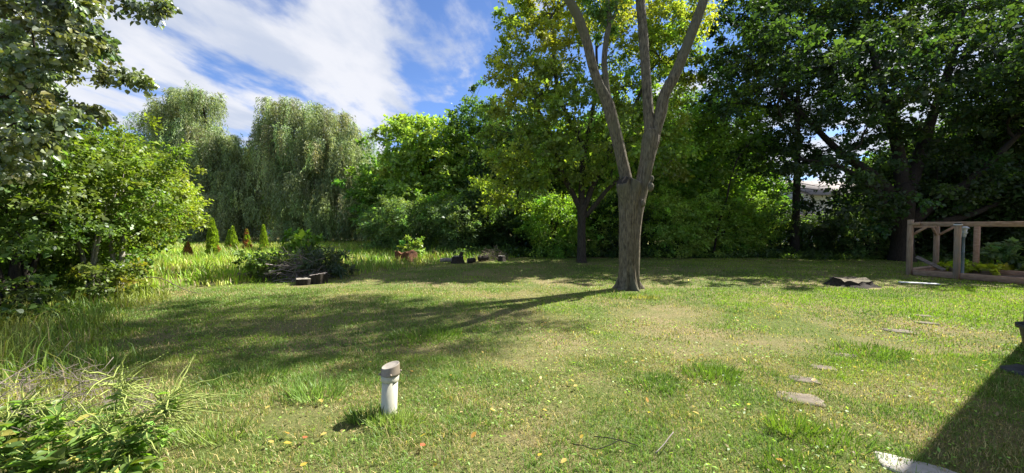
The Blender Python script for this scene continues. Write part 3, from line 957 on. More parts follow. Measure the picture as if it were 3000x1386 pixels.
# ------------------------------------------------------------------ bare-limbed conifer and leaning sapling on the right
def build_conifer():
    rng = np.random.default_rng(44)
    Y = 19.0
    B = at(2000 * K, 700, Y); B[2] = 0
    t = thing('conifer_tree', 'straight dark conifer trunk with thin drooping bare branches right of the forked tree', 'tree', B)
    a = Acc()
    a.tube(np.array([[0, 0, -.1], [0, 0, 1], [.03, 0, 4], [0, .03, 8], [0, 0, 11.5]]), [.24, .19, .16, .10, .03], 10)
    P, D, Nn = [], [], []
    for i in range(95):
        z = rng.uniform(1.6, 11.2)
        an = rng.uniform(0, 6.28)
        L = (11.8 - z) * .26 * rng.uniform(.6, 1.1) + .3
        d = np.array([math.cos(an), math.sin(an), 0])
        s = np.linspace(0, 1, 7)[:, None]
        p = np.array([0, 0, z]) + d * L * s + np.array([0, 0, 1]) * (-.25 * L * s ** 1.2 + .12 * L * s ** 3)
        a.tube(p, np.linspace(.02, .006, 7), 4, False)
        for q in range(3):
            f = rng.uniform(.35, .9); o = p[int(f * 6)]
            d2 = unit(d + rng.normal(0, .6, 3)); l2 = L * .35
            a.tube(np.array([o, o + d2 * l2 * .5 - np.array([0, 0, .04]), o + d2 * l2 - np.array([0, 0, .14])]), [.008, .006, .004], 3, False)
        if z > 4.2 or rng.uniform() < .3:
            n = int(50 * L)
            k = rng.uniform(.3, 1, n)
            pp = np.array([0, 0, z]) + d * (L * k)[:, None] + np.array([0, 0, 1]) * (-.25 * L * k ** 1.2 + .12 * L * k ** 3)[:, None] + rng.normal(0, .09, (n, 3))
            P.append(pp); D.append(np.tile(d, (n, 1)) + rng.normal(0, .7, (n, 3)) - np.array([0, 0, .4])); Nn.append(rng.normal(0, 1, (n, 3)))
    a.build('trunk', M['bark_dark'], t)
    P = np.vstack(P); D = np.vstack(D); Nn = np.vstack(Nn)
    col = np.array([.035, .06, .02]) * rng.lognormal(0, .3, (len(P), 1))
    link('crown', leaves_mesh('crown', P, D, Nn, .16, .05, col, M['leaf']), t)


build_conifer()

# ------------------------------------------------------------------ shrub row along the back of the lawn
def make_shrub(name, label, B, h, w, col, leaf, seed, n=110, group=None, alt=None, altf=None, bark='bark_dark', rad=(.3, .5), twigs=8, per=8, stems=7, base=.12, mat='leaf', dx=0.0, shell=.5, rtip=.006, ells=None):
    rng = np.random.default_rng(seed)
    B = np.array([B[0], B[1], 0.0])
    limbs = []
    for i in range(stems):
        an = rng.uniform(0, 6.28); q = rng.uniform(.2, .75)
        d = np.array([math.cos(an), math.sin(an), 0]) * w * q
        b0 = B + np.array([rng.uniform(-.2, .2) * w, rng.uniform(-.2, .2) * w, -.05])
        hh = h * rng.uniform(.55, .9)
        r = .012 + .010 * h * rng.uniform(.5, 1)
        limbs.append([(*b0, r * 1.3), (*(b0 + d * .25 + np.array([dx * .15, 0, hh * .4])), r), (*(b0 + d * .7 + np.array([dx * .5, 0, hh * .75])), r * .6), (*(b0 + d + np.array([dx * .8, 0, hh])), r * .3)])
    e = [(B + np.array([dx * .6, 0, h * (.5 + base / 2)]), (w, w * .85, h * (.5 - base / 2)))] + ([(B + np.array([0, 0, .35]), (w * .9, w * .8, .4))] if h > 2 and base < .2 else [])
    for q in range(7):
        an = rng.uniform(0, 6.28)
        e.append((B + np.array([math.cos(an) * w * .85 + dx * .7, math.sin(an) * w * .7, h * rng.uniform(base + .1, .95)]), (w * rng.uniform(.22, .5), w * .4, h * rng.uniform(.08, .2))))
    if ells is not None: e = ells
    return make_tree(name, label, 'shrub', B, limbs, e, rng, n=n, mind=.26, rad=rad, twigs=twigs, per=per, leaf=leaf, col=col, var=.2, alt=alt, alt_fn=altf, group=group, shell=shell, rtip=rtip,
                     bark=bark, crown_name='foliage', trunk_name='stems', sides=5, zmin=.12, mat=mat, flat=.85)


HG = 'shrubs along the back of the lawn'
yel = lambda C, rng: np.clip(rng.normal(.1, .2, len(C)), 0, .6)
SA = make_shrub('leafy_shrub', 'rounded bright green shrub just left of the maple trunk', zat(1392, 640, 18.9), 3.1, 1.35, (.10, .165, .026), (.075, .052), 51, n=210, twigs=9, per=10, group=HG, alt=(.16, .2, .02), altf=yel)  # leaf colour raised in place of sunlight on the foliage
SB = make_shrub('leafy_shrub', 'grey-green shrub behind the rotten stump', zat(1045, 640, 21.5), 3.0, 1.6, (.075, .112, .04), (.08, .052), 52, n=210, twigs=9, per=10, group=HG)
SD = make_shrub('leafy_shrub', 'dark green shrub directly behind the forked trunk', zat(1560, 640, 19.6), 3.2, 1.5, (.026, .047, .012), (.08, .058), 53, n=210, twigs=9, per=10, group=HG)
SE = make_shrub('leafy_shrub', 'light green shrub close right of the forked trunk', zat(1690, 640, 19.0), 3.1, 1.5, (.125, .19, .036), (.07, .048), 54, n=210, twigs=9, per=10, group=HG, alt=(.2, .24, .03), altf=yel)  # lightened leaf colour stands for dappled sun on these shrubs
rs = random.Random(4)
for src, lab, zx, Y, sc in (
        (SB, 'grey-green shrub left of the bright green tree', 975, 23.5, 1.05),
        (SA, 'green shrub under the bright green broad-leaved tree', 1115, 22.5, 1.05),
        (SB, 'tall shrub behind the low grey stumps', 1165, 21.0, 1.12),
        (SD, 'dark shrub right of the low grey stumps', 1225, 21.8, 1.0),
        (SD, 'dark shrub behind the small twig heap', 1275, 20.5, .85),
        (SD, 'dark shrub in the gap left of the rounded bright shrub', 1325, 21.5, 1.0),
        (SE, 'green shrub right behind the maple trunk', 1490, 19.8, .98),
        (SE, 'light shrub second from the forked trunk on its right', 1755, 19.3, 1.0),
        (SA, 'green shrub third from the forked trunk on its right', 1815, 19.6, .95),
        (SE, 'shrub between the slim tree and the conifer', 1885, 20.0, .9),
        (SD, 'dark shrub left of the conifer trunk', 1950, 19.8, .7),
        (SD, 'dark shrub right of the conifer trunk', 2040, 19.6, .74),
        (SD, 'dark shrub in front of the distant pale house', 2110, 19.2, .62),
        (SB, 'dark shrub beside the huge tree trunk on its left', 2180, 18.6, 1.0),
        (SD, 'dark shrub behind the frame post on the left', 2330, 18.0, 1.15),
        (SD, 'dark shrub behind the middle of the timber frame', 2420, 17.4, 1.2),
        (SD, 'dark shrub behind the right end of the timber frame', 2500, 16.6, 1.2),
        (SD, 'dark shrub at the right edge behind the timber frame', 2580, 15.8, 1.2)):
    p = at(zx * K, 700, Y)
    copy_thing(src, lab, (p[0], Y, 0), rs.uniform(0, 6.28), (sc * rs.uniform(.95, 1.3), sc * rs.uniform(.9, 1.15), sc * rs.uniform(.85, 1.15)))

# a second, taller screen of young trees fills the wood behind the shrubs
WG = 'young trees in the wood behind the shrubs'
TA = wood_tree('young_tree', 'young green tree rising behind the rotten stump and shrubs', 1150, 31, 8.0, 2.8, MG, (.2, .15), 61, n=200, cb=.08, group=WG)
TBk = wood_tree('young_tree', 'young dark tree rising behind the maple trunk', 1420, 28, 8.5, 3.0, DG, (.2, .15), 62, n=200, cb=.08, group=WG)
for src, lab, zx, Y, sc in (
        (TA, 'young green tree behind the grey-green shrub at the willow edge', 985, 33, 1.0), (TBk, 'young dark tree left of the maple crown', 1255, 34, 1.15),
        (TBk, 'young dark tree behind the rounded bright shrub', 1350, 31, 1.0), (TA, 'young tree seen between maple and forked trunk low down', 1530, 30, 1.1),
        (TA, 'young green tree right of the forked trunk behind the light shrubs', 1640, 29, 1.0), (TA, 'young green tree above the light shrubs', 1740, 27, .95),
        (TBk, 'young dark tree behind the slim twin-trunked tree', 1830, 30, 1.0), (TA, 'low sunlit tree left of the distant pale house', 1905, 27, .68),
        (TBk, 'low dark tree right of the distant pale house', 2215, 25, .62), (TBk, 'young dark tree behind the huge trunk', 2270, 23, .8),
        (TBk, 'young dark tree deep behind the timber frame', 2480, 24, 1.0), (TBk, 'young dark tree at the far right edge', 2600, 22, 1.0)):
    p = at(zx * K, 700, Y)
    copy_thing(src, lab, (p[0], Y, 0), rs.uniform(0, 6.28), (sc * 1.1, sc, sc * rs.uniform(.92, 1.06)))

# ------------------------------------------------------------------ the two weeping willows
def build_willow(label, Y, trunk_zx, lobes, seed, col):
    rng = np.random.default_rng(seed)
    u = K / FPX * Y
    B = at(trunk_zx * K, 700, Y); B[2] = 0
    t = thing('weeping_willow', label, 'tree', B, group='weeping willows')
    P, D, Nn, Cc, tg = [], [], [], [], []
    for zx, zy, dy, rw, drop, nb in lobes:
        A = zat(zx, zy, Y + dy); Rr = rw * u
        for b in range(nb):
            an = rng.uniform(0, 2 * np.pi); ro = math.sqrt(rng.uniform(0.02, 1))
            od = unit(np.array([math.cos(an), math.sin(an) * .8, 0]) + rng.normal(0, .3, 3) * np.array([1, 1, 0]))
            low = rng.uniform(0, 1) ** 1.5 if rng.uniform() > .38 else rng.uniform(0, .08)
            s0 = A + od * Rr * ro * (.8 + .25 * low) + np.array([0, 0, -.5 * Rr * ro ** 2 - abs(rng.normal(0, .35)) - .3 - low * drop * u * .75])
            tg.append(s0 - np.array([0, 0, .1]))
            btone = np.asarray(col) * rng.lognormal(0, .26) * (1 + rng.normal(0, .07, 3))
            # a branchlet that rises, arches over and lets its strands fall
            arc = rng.uniform(.7, 1.7); ris = rng.uniform(.15, .55)
            Lb = drop * u * rng.uniform(.14, .42) + .5
            ns = int(rng.integers(8, 15))
            for s_ in range(ns):
                f = rng.uniform(.1, 1.0)
                st = s0 + od * arc * f + np.array([0, 0, ris * math.sin(f * 2.6)]) + rng.normal(0, .14, 3) * np.array([1, 1, .5])
                L = min(Lb * rng.uniform(.45, 1.1), st[2] - .35)
                if L < .4: continue
                n = int(L / .12) + 5
                q = np.linspace(0, 1, n) * L
                ow = rng.uniform(.15, .5)
                o2 = unit(od + rng.normal(0, .4, 3) * np.array([1, 1, 0]))
                p = st + o2 * (ow * (1 - np.exp(-q / .5)))[:, None] + np.array([0, 0, 1]) * (.22 * np.exp(-((q - .2) / .25) ** 2) - q)[:, None]
                p = p + rng.normal(0, .05, p.shape) + (rng.normal(0, .10, 3) * np.array([1, 1, 0]))[None] * (q ** 1.5)[:, None]
                P.append(p)
                dd = np.array([0, 0, -1.0]) + rng.normal(0, .45, p.shape)
                dd[:4] += o2 * 1.2
                D.append(dd)
                Nn.append(rng.normal(0, 1, p.shape))
                Cc.append(np.tile(btone, (n, 1)) * rng.lognormal(0, .25, (n, 1)))
    P = np.vstack(P); D = np.vstack(D); Nn = np.vstack(Nn); Cc = np.vstack(Cc)
    me = leaves_mesh('crown', P, D, Nn, .27 * rng.lognormal(0, .2, len(P)), .058, Cc, M['leaf_willow'], origin=B)
    a = Acc(); lm = []
    tr = limb([(*(B - [0, 0, .1]), .75), (*(B + [0, 0, 1.2]), .55), (*(B + [.2, 0, 3.2]), .5)], 8)
    lm.append(tr); a.tube(*tr, 12)
    for zx, zy, dy, rw, drop, nb in lobes:
        A = zat(zx, zy, Y + dy)
        q = limb([(*(B + [.15, 0, 2.6]), .3), (*(B * .55 + A * .45 + np.array([0, 0, -.6])), .22), (*(A - [0, 0, 2.2]), .08), (*(A - [0, 0, 1.0]), .02)], 12)
        lm.append(q); a.tube(*q, 8)
    tg = np.array(tg)
    grow(a, lm, tg[rng.permutation(len(tg))[:260]], rng, rtip=.014, seg=.9)
    a.v = [v - B for v in a.v]
    a.build('trunk', M['bark_dark'], t)
    link('crown', me, t)


WC = (.122, .15, .068)
# lobes: view x, view y of the top (2576 units), depth offset, half width, length of the curtains, bunches
build_willow('left weeping willow with a tall narrow top, grey-green curtains', 38, 560,
             [(470, 218, 0, 26, 110, 42), (512, 226, .3, 22, 110, 33), (440, 250, 0, 30, 110, 42), (400, 275, 0, 24, 100, 29), (490, 300, -.6, 50, 150, 67), (555, 322, -1, 34, 190, 55), (525, 350, -1.2, 50, 190, 71), (430, 345, -1, 44, 170, 59), (598, 345, 0, 26, 190, 42),
              (595, 410, -1.6, 42, 180, 64), (505, 425, -2.2, 70, 190, 93), (590, 475, -2.8, 42, 140, 64), (425, 440, -1, 62, 170, 67), (400, 330, .5, 36, 200, 49), (545, 515, -3, 46, 100, 55), (520, 345, 2.5, 80, 250, 84)], 71, WC)
build_willow('right weeping willow with a broad domed top, grey-green curtains', 38, 810,
             [(708, 240, 0, 28, 150, 46), (765, 250, 0, 38, 170, 55), (820, 268, 0, 48, 180, 64), (880, 316, 0, 40, 190, 55), (676, 290, 0, 18, 170, 25), (925, 380, 0, 30, 200, 46), (740, 310, -1.2, 60, 220, 80), (830, 340, -1.5, 64, 220, 88), (905, 400, -1, 56, 210, 75), (945, 430, -.5, 36, 170, 51),
              (700, 370, -.5, 34, 220, 42), (790, 420, -2.2, 64, 190, 84), (860, 470, -2.6, 60, 130, 71), (920, 500, -2.2, 46, 100, 59), (760, 535, -2.8, 40, 70, 51), (815, 330, 2.5, 90, 290, 97), (822, 588, -3, 24, 22, 20)], 72, WC)
wood_tree('feathery_tree', 'light yellow-green feathery tree in the gap between the willows', 690, 42, 9.0, 2.6, (.10, .16, .03), (.2, .12), 73, n=200, cb=.12, rad=(.6, 1.0))

# far tree line
FG = 'trees of the far tree line'
FA = wood_tree('far_tree', 'hazy green tree far behind the left willow', 430, 66, 9.5, 5, (.065, .105, .03), (.42, .3), 81, n=200, cb=.05, group=FG, rad=(1.0, 1.7), r=.3)
FBt = wood_tree('far_tree', 'dark tree far behind the right willow', 860, 62, 10.5, 5, (.05, .085, .025), (.42, .3), 82, n=200, cb=.05, group=FG, rad=(1.0, 1.7), r=.3)
for src, lab, zx, Y, sc in ((FBt, 'far tree at the left end behind the thicket', 250, 62, 1.0), (FA, 'far tree behind the left edge of the left willow', 340, 70, .9), (FBt, 'far dark tree behind the middle of the left willow', 540, 64, 1.0),
                            (FA, 'far tree just left of the gap between the willows', 620, 72, .85), (FA, 'far tree behind the left half of the right willow', 780, 66, 1.0), (FA, 'far tree right of the right willow', 960, 60, 1.0),
                            (FBt, 'far dark tree behind the bright green tree', 1060, 55, 1.0), (FA, 'far tree behind the tall dark tree left of the maple', 1180, 52, 1.0), (FBt, 'far tree behind the left of the maple crown', 1300, 50, 1.0),
                            (FBt, 'far tree behind the right of the maple crown', 1430, 48, 1.0), (FA, 'far tree seen through the forked trunk', 1570, 50, 1.0), (FA, 'far tree right of the forked trunk', 1700, 48, .95),
                            (FA, 'far tree left of the distant pale house', 1810, 54, .8), (FBt, 'far tree behind the huge dark tree', 2290, 46, 1.0), (FA, 'far tree behind the timber frame', 2420, 44, 1.0), (FBt, 'far tree at the right edge', 2560, 42, 1.0)):
    p = at(zx * K, 700, Y)
    copy_thing(src, lab, (p[0], Y, 0), rs.uniform(0, 6.28), (sc, sc, sc * rs.uniform(.9, 1.1)))

# ------------------------------------------------------------------ thicket on the left
TG = 'shrubs of the left thicket'
YL = (.098, .132, .019)
yl2 = lambda C, rng: np.clip(rng.normal(.15, .25, len(C)) + (C[:, 2] - 2.2) * .12, 0, .7)
make_shrub('thicket_shrub', 'dense dark shrub at the left edge of the thicket', (-9.2, 6.7), 3.5, 1.3, (.045, .074, .014), (.062, .042), 91, n=270, group=TG, rad=(.26, .5), twigs=8, per=12, stems=15, alt=(.14, .16, .025), altf=yl2,
           ells=[((-9.3, 6.8, 2.5), (1.3, 1.1, .75)), ((-8.7, 6.7, 1.75), (.8, .8, .5)), ((-9.9, 7.2, 1.6), (1.0, .8, .7)), ((-8.5, 6.5, 2.4), (.5, .5, .4)), ((-9.0, 7.2, 3.2), (.6, .5, .4)), ((-10.0, 7.0, 3.3), (.8, .6, .5))])
make_shrub('thicket_shrub', 'green shrub with pale double stems in the thicket', (-9.15, 8.2), 3.7, 1.3, (.062, .098, .016), (.062, .042), 92, n=250, group=TG, rad=(.28, .52), twigs=8, per=13, stems=6, bark='bark_pale', alt=(.15, .17, .025), altf=yl2,
           ells=[((-9.3, 8.3, 2.7), (1.2, 1.1, .8)), ((-8.5, 8.2, 2.1), (.7, .7, .5)), ((-9.9, 8.4, 1.7), (.9, .8, .6)), ((-9.3, 8.5, 3.45), (.5, .5, .35)), ((-8.3, 8.6, 2.9), (.45, .45, .3)), ((-9.6, 8.6, .9), (.8, .6, .6))])
make_shrub('thicket_shrub', 'yellow-green shrub arching right out of the thicket', (-11.2, 10.0), 3.6, 1.2, YL, (.062, .042), 93, n=260, group=TG, rad=(.26, .52), twigs=8, per=13, stems=6, bark='bark_mid', alt=(.20, .19, .028), altf=yl2, dx=1.4,
           ells=[((-10.9, 10.4, 2.75), (1.1, 1.0, .75)), ((-9.9, 10.3, 2.45), (.8, .7, .45)), ((-9.25, 10.2, 2.0), (.45, .5, .3)), ((-11.5, 10.4, 3.25), (.8, .7, .5)), ((-10.3, 10.6, 3.1), (.45, .45, .28)), ((-10.8, 10.2, 1.6), (.7, .6, .4)), ((-9.6, 10.4, 1.75), (.3, .4, .2)), ((-11.0, 10.1, .8), (.9, .6, .7))])
make_shrub('thicket_shrub', 'tall green shrub at the back of the thicket', (-12.6, 11.6), 4.5, 1.5, (.065, .104, .018), (.08, .055), 94, n=340, group=TG, rad=(.26, .46), stems=8,
           ells=[((-12.7, 11.7, 3.2), (1.4, 1.1, .8)), ((-12.1, 11.4, 4.05), (.55, .5, .4)), ((-13.4, 11.6, 3.7), (.6, .5, .4)), ((-11.6, 11.5, 3.3), (.6, .6, .5)), ((-12.5, 11.6, 1.6), (1.6, 1.0, 1.0))])
make_shrub('thicket_shrub', 'shrub at the back left of the thicket', (-12.0, 8.8), 3.6, 1.8, (.032, .054, .012), (.09, .065), 95, n=330, group=TG, rad=(.3, .48), base=.03, stems=8)
make_shrub('thicket_shrub', 'shrub at the very back of the thicket behind the pale stems', (-11.2, 9.6), 2.4, 1.2, (.032, .054, .012), (.09, .065), 96, n=210, group=TG, rad=(.24, .4), base=.02)
make_shrub('thicket_shrub', 'low leafy shrub at the foot of the pale stems', (-8.6, 7.8), .75, .5, (.055, .08, .016), (.07, .05), 97, n=80, group=TG, rad=(.14, .26), base=.05, alt=(.22, .17, .03), altf=yl2)
make_shrub('thicket_shrub', 'low leafy shrub under the left edge of the thicket', (-8.5, 6.1), .7, .6, (.035, .055, .012), (.06, .045), 98, n=90, group=TG, rad=(.14, .26), base=.05)  # leaf colour lowered to put the thicket's shade into the foliage
make_shrub('thicket_shrub', 'tall yellow-green shrub behind the arching one', (-14.4, 14.2), 4.0, 1.6, YL, (.10, .07), 99, n=260, group=TG, rad=(.32, .5), base=.3)


# ------------------------------------------------------------------ poplar whose branches hang in from the upper left
def build_poplar():
    rng = np.random.default_rng(101)
    B = np.array([-9.6, 4.6, 0])
    t = thing('poplar_tree', 'poplar with fluttering round leaves hanging into the upper left corner', 'tree', B)
    edge = np.array([[-60, 262], [0, 258], [60, 225], [110, 262], [150, 255], [200, 300], [225, 230], [260, 205], [290, 235], [330, 150], [390, 105], [430, 60]])
    C = []
    while len(C) < 165:
        y = rng.uniform(-60, 430); lim = np.interp(y, edge[:, 0], edge[:, 1])
        x = rng.uniform(-90, lim - 12)
        Y = rng.uniform(4.3, 6.3)
        C.append(zat(x, y, Y))
    for x, y in ((345, 200), (325, 196), (300, 190), (405, 12), (385, 22), (350, 30), (330, 8), (245, 288), (228, 270), (262, 95)):
        C.append(zat(x, y, 5.2))
    C = np.array(C)
    lm = [limb([(*B, .28), (-9.5, 4.6, 1.5, .22), (-9.3, 4.7, 3.4, .18), (-9.0, 4.8, 6, .12), (-8.8, 5, 8, .05)], 16),
          limb([(-9.35, 4.7, 3.0, .09), (-8.6, 4.9, 3.7, .06), (-7.7, 5.1, 4.1, .04), (-6.7, 5.2, 4.2, .015)], 12),
          limb([(-9.45, 4.65, 2.2, .08), (-8.7, 5.0, 2.8, .05), (-7.8, 5.2, 3.2, .03), (-6.9, 5.2, 3.4, .012)], 12),
          limb([(-9.2, 4.7, 4.2, .09), (-8.4, 4.9, 5.0, .06), (-7.3, 5.1, 5.3, .035), (-6.2, 5.2, 5.2, .012)], 12)]
    a = Acc()
    for q in lm: a.tube(*q, 8)
    grow(a, lm, C, rng, rtip=.005, seg=.25, wob=.08)
    # the rest of the crown, above and left of the picture
    up = fill([((-9.6, 5.0, 7.2), (2.2, 1.8, 2.2))], 70, .5, rng, .5)
    up = up[(up[:, 2] > 1.6 + .66 * up[:, 1] + .3) | (up[:, 0] < -1.5 * up[:, 1])]
    rd = np.concatenate([rng.uniform(.16, .27, len(C)), rng.uniform(.4, .6, len(up))])
    CC = np.vstack([C, up])
    P, D, Nn, k = sprays(CC, rd, 9, 11, rng, B + [0, 0, 4], .9, .3, .7, .11)
    D = D * .5 + rng.normal(0, .5, D.shape) - np.array([0, 0, .7])
    Nn = rng.normal(0, 1, Nn.shape) + np.array([.2, -.3, .5])
    aw = np.clip(rng.normal(.06, .22, len(CC)), 0, .8)
    col = leaf_cols(len(CC), k, (.082, .108, .052), .22, rng, (.22, .19, .035), aw)
    a.v = [v - B for v in a.v]
    a.build('trunk', M['bark_dark'], t)
    sz = rng.lognormal(0, .2, len(P))
    link('crown', leaves_mesh('crown', P, D, Nn, .062 * sz, .058 * sz, col, M['leaf_gloss'], 'oval', .16, origin=B), t)


build_poplar()


# ------------------------------------------------------------------ small conifers in the rough grass
def arborvitae(label, zx, zbase, zw, ztop, seed, brown=.1, twin=False):
    rng = np.random.default_rng(seed)
    B = zgp(zx, zbase); B[2] = 0
    u = K / FPX * B[1]; h = (zbase - ztop) * u; r = zw * .5 * u
    t = thing('arborvitae', label, 'conifer', B, group='small arborvitae in the rough grass')
    a = Acc(); a.tube(np.array([[0, 0, -.05], [0, 0, h * .5], [0, 0, h * .95]]), [.035, .025, .008], 6); a.build('trunk', M['bark_dark'], t)
    n = int(2600 * h)
    z = rng.uniform(.02, 1, n) ** .9; an = rng.uniform(0, 6.28, n)
    prof = r * (1 - z ** 1.6) * (.45 + .9 * vnoise(an * 1.6, z * 9, 1, seed, 2)) * np.where(z < .1, z * 6 + .4, 1)
    off = (np.where(rng.uniform(0, 1, n) < .5, -.35, .35) * r if twin else np.zeros(n))
    P = np.stack([np.cos(an) * prof + off, np.sin(an) * prof, z * h * np.where(twin & (off < 0), .85, 1)], 1) + rng.normal(0, .015, (n, 3))
    o = np.stack([np.cos(an), np.sin(an), np.zeros(n)], 1)
    c = np.array([.115, .16, .016]) * rng.lognormal(0, .25, (n, 1))
    br = ((vnoise(an, z * 3, 1.0, seed + 3, 2) < brown + (z < .3) * .25))[:, None]
    c = np.where(br, np.array([.16, .075, .035]) * rng.lognormal(0, .3, (n, 1)), c)
    link('foliage', leaves_mesh('foliage', P, o * .4 + np.array([0, 0, 1]) + rng.normal(0, .25, (n, 3)), o + rng.normal(0, .5, (n, 3)), .10, .05, c, M['leaf']), t)


arborvitae('tallest arborvitae, green with a browned foot', 536, 648, 28, 552, 111, .12)
arborvitae('short twin-topped arborvitae second from the thicket', 583, 634, 22, 572, 112, .1, True)
arborvitae('mostly brown dying arborvitae between two green ones', 622, 634, 18, 580, 113, .62)
arborvitae('slim green arborvitae nearest the brush heap', 664, 628, 17, 568, 114, .08)
arborvitae('small browned arborvitae half hidden by the yellow-green shrub', 472, 650, 20, 612, 115, .6)


# ------------------------------------------------------------------ stumps, logs and brush
def stump(name, label, pos, r, h, seed, mats=('bark_dark', 'greycut'), jag=.15, flare=.35, hollow=False, group=None, tilt=0.0, sx=1.0, rz=0.0):
    rng = np.random.default_rng(seed)
    t = thing(name, label, 'stump', (pos[0], pos[1], 0), rz, group)
    k = 36; an = np.linspace(0, 6.2832, k, endpoint=False)
    wob = 1 + .28 * (vnoise(np.cos(an) * 1.5 + 5, np.sin(an) * 1.5 + 5, 1.2, seed, 3) - .5) + .10 * np.cos(an * 5 + seed)
    top = h * (1 + jag * 2 * (vnoise(np.cos(an) * 2 + 9, np.sin(an) * 2 + 9, 1.6, seed + 1, 3) - .5)) + np.cos(an) * tilt * r
    V = []
    lv = (0, .18, .5, .85, 1)
    for f in lv:
        rr = r * wob * (1 + flare * (1 - f) ** 3)
        V.append(np.stack([np.cos(an) * rr * sx, np.sin(an) * rr, f * top - .03 * (f == 0)], 1))
    if hollow:
        for rf, zf in ((.72, .93), (.6, .4), (.3, .25)):
            V.append(np.stack([np.cos(an) * r * rf * wob * sx, np.sin(an) * r * rf * wob, top * zf], 1))
    V = np.vstack(V); n = len(V) // k
    j = np.arange(k); j2 = (j + 1) % k
    Q = [np.stack([i * k + j, i * k + j2, (i + 1) * k + j2, (i + 1) * k + j], 1) for i in range(len(lv) - 1)]
    a = Acc(); a.add(V[:len(lv) * k], np.vstack(Q))
    a.build('stump_side', M[mats[0]], t)
    b = Acc()
    if hollow:
        W = V[(len(lv) - 1) * k:]
        m = len(W) // k
        Q = np.vstack([np.stack([i * k + j, i * k + j2, (i + 1) * k + j2, (i + 1) * k + j], 1) for i in range(m - 1)])
        W = np.vstack([W, [0, 0, h * .2]])
        b.add(W, Q, np.stack([(m - 1) * k + j, (m - 1) * k + j2, np.full(k, m * k)], 1))
    else:
        ring = V[(len(lv) - 1) * k:]
        c = ring.mean(0)
        W = np.vstack([ring, c + (ring - c) * .55 + rng.normal(0, .006, (k, 3)), c])
        b.add(W, np.stack([j, j2, k + j2, k + j], 1), np.stack([k + j, k + j2, np.full(k, 2 * k)], 1))
    b.build('cut_face', M[mats[1]], t)
    HOLES.append((pos[0], pos[1] - .1, r * 1.15 * sx, r * 1.2 + .1))
    return t


def log_piece(name, label, p0, p1, r, seed, mats=('bark_dark', 'greycut'), cat='log'):
    rng = np.random.default_rng(seed)
    p0 = np.asarray(p0, float); p1 = np.asarray(p1, float)
    t = thing(name, label, cat, (p0[0], p0[1], 0))
    q = smooth_path(np.array([p0, p0 * .6 + p1 * .4 + rng.normal(0, .015, 3), p1]), 10) - np.array([p0[0], p0[1], 0])
    a = Acc(); a.tube(q, r * (1 + .12 * rng.normal(0, 1, 10)), 14, False, flute=lambda p, an: 1 + .25 * (vnoise(an[None] * 2 + 0 * p[:, :1], p[:, :1] * 3 + 0 * an[None], 1, seed, 2) - .5))
    body = a.v[0]
    a.build('bark_side', M[mats[0]], t)
    for e, sgn in ((body[:14], 0), (body[-14:], 1)):
        b = Acc(); c = e.mean(0); j = np.arange(14)
        tri = np.stack([j, (j + 1) % 14, np.full(14, 14)], 1)
        b.add(np.vstack([e, c]), None, tri if sgn else tri[:, ::-1]); b.build('cut_face', M[mats[1]], t)
    return t


def stick_pile(name, label, cat, B, rx, ry, h, n, seed, mat='twig', length=(.4, 1.1), rad=(.004, .014), up=.35, group=None, fork=True):
    rng = np.random.default_rng(seed)
    t = thing(name, label, cat, (B[0], B[1], 0), 0, group)
    a = Acc()
    for i in range(n):
        an = rng.uniform(0, 6.28); q = math.sqrt(rng.uniform(0, 1))
        c = np.array([math.cos(an) * rx * q, math.sin(an) * ry * q, rng.uniform(.02, 1) * h * (1 - q * q * .75)])
        d = unit(rng.normal(0, 1, 3) * np.array([1, .8, .35]) + np.array([0, 0, up * rng.uniform(-.4, 1.4)]))
        L = rng.uniform(*length) * (.6 if q > .8 else 1)
        b = c + d * L * .5; e = c - d * L * .5
        e[2] = max(e[2], .0); b[2] = max(b[2], .02)
        p = smooth_path(np.array([e, c + rng.normal(0, .06 * L, 3), b]), 6)
        r0 = rng.uniform(*rad)
        a.tube(p, np.linspace(r0, r0 * .3, 6), 4, False)
        if fork:
            for f in range(2):
                s0 = p[rng.integers(2, 5)]; dd = unit(d + rng.normal(0, .6, 3)); l2 = L * rng.uniform(.2, .4)
                a.tube(np.array([s0, s0 + dd * l2 * .5 + rng.normal(0, .02, 3), s0 + dd * l2]), [r0 * .5, r0 * .35, r0 * .2], 3, False)
    o = a.build('twigs', M[mat], t, kind='stuff')
    return t


stump('rotten_stump', 'big broken reddish-brown rotten stump in front of the grey-green shrub', zgp(1022, 657), .48, .40, 119, ('rot', 'rot'), jag=.36, flare=.1, hollow=True)
q = zgp(1153, 661)
stump('sawn_stump', 'low dark sawn stump left of the small twig heap', q, .24, .28, 122, jag=.2, group='low grey stumps at the lawn edge')
log_piece('log', 'weathered log lying left of the low sawn stump', q + [-.75, .05, .09], q + [-.25, -.05, .12], .09, 123, ('twig_grey', 'greycut'))
log_piece('log', 'short broken log piece right of the low sawn stump', q + [.38, -.05, .09], q + [.72, .1, .12], .11, 124, ('bark_dark', 'cutwood'))
log_piece('log', 'upright dark log end standing on the low sawn stump', q + [.1, .05, .05], q + [.16, .05, .46], .10, 125, ('bark_dark', 'bark_dark'))
q = zgp(1262, 657)
stump('sawn_stump', 'smallest dark stump right of the small twig heap', q, .15, .24, 126, jag=.2, group='low grey stumps at the lawn edge')
q = zgp(1222, 657)
log_piece('log', 'dark log chunk under the small twig heap', q + [-.35, 0, .10], q + [.1, .1, .14], .12, 127)
stick_pile('twig_heap', 'small heap of dry brown twigs at the lawn edge', 'brush', zgp(1238, 653), .75, .5, .55, 90, 128, length=(.4, .9), rad=(.004, .012))
q = zgp(766, 714)
stump('sawn_round', 'sawn log round with grey top in front of the brush heap', q, .20, .15, 129, ('bark_dark', 'bark_pale'), jag=.06, flare=.02, group='log rounds at the brush heap', sx=1.1)
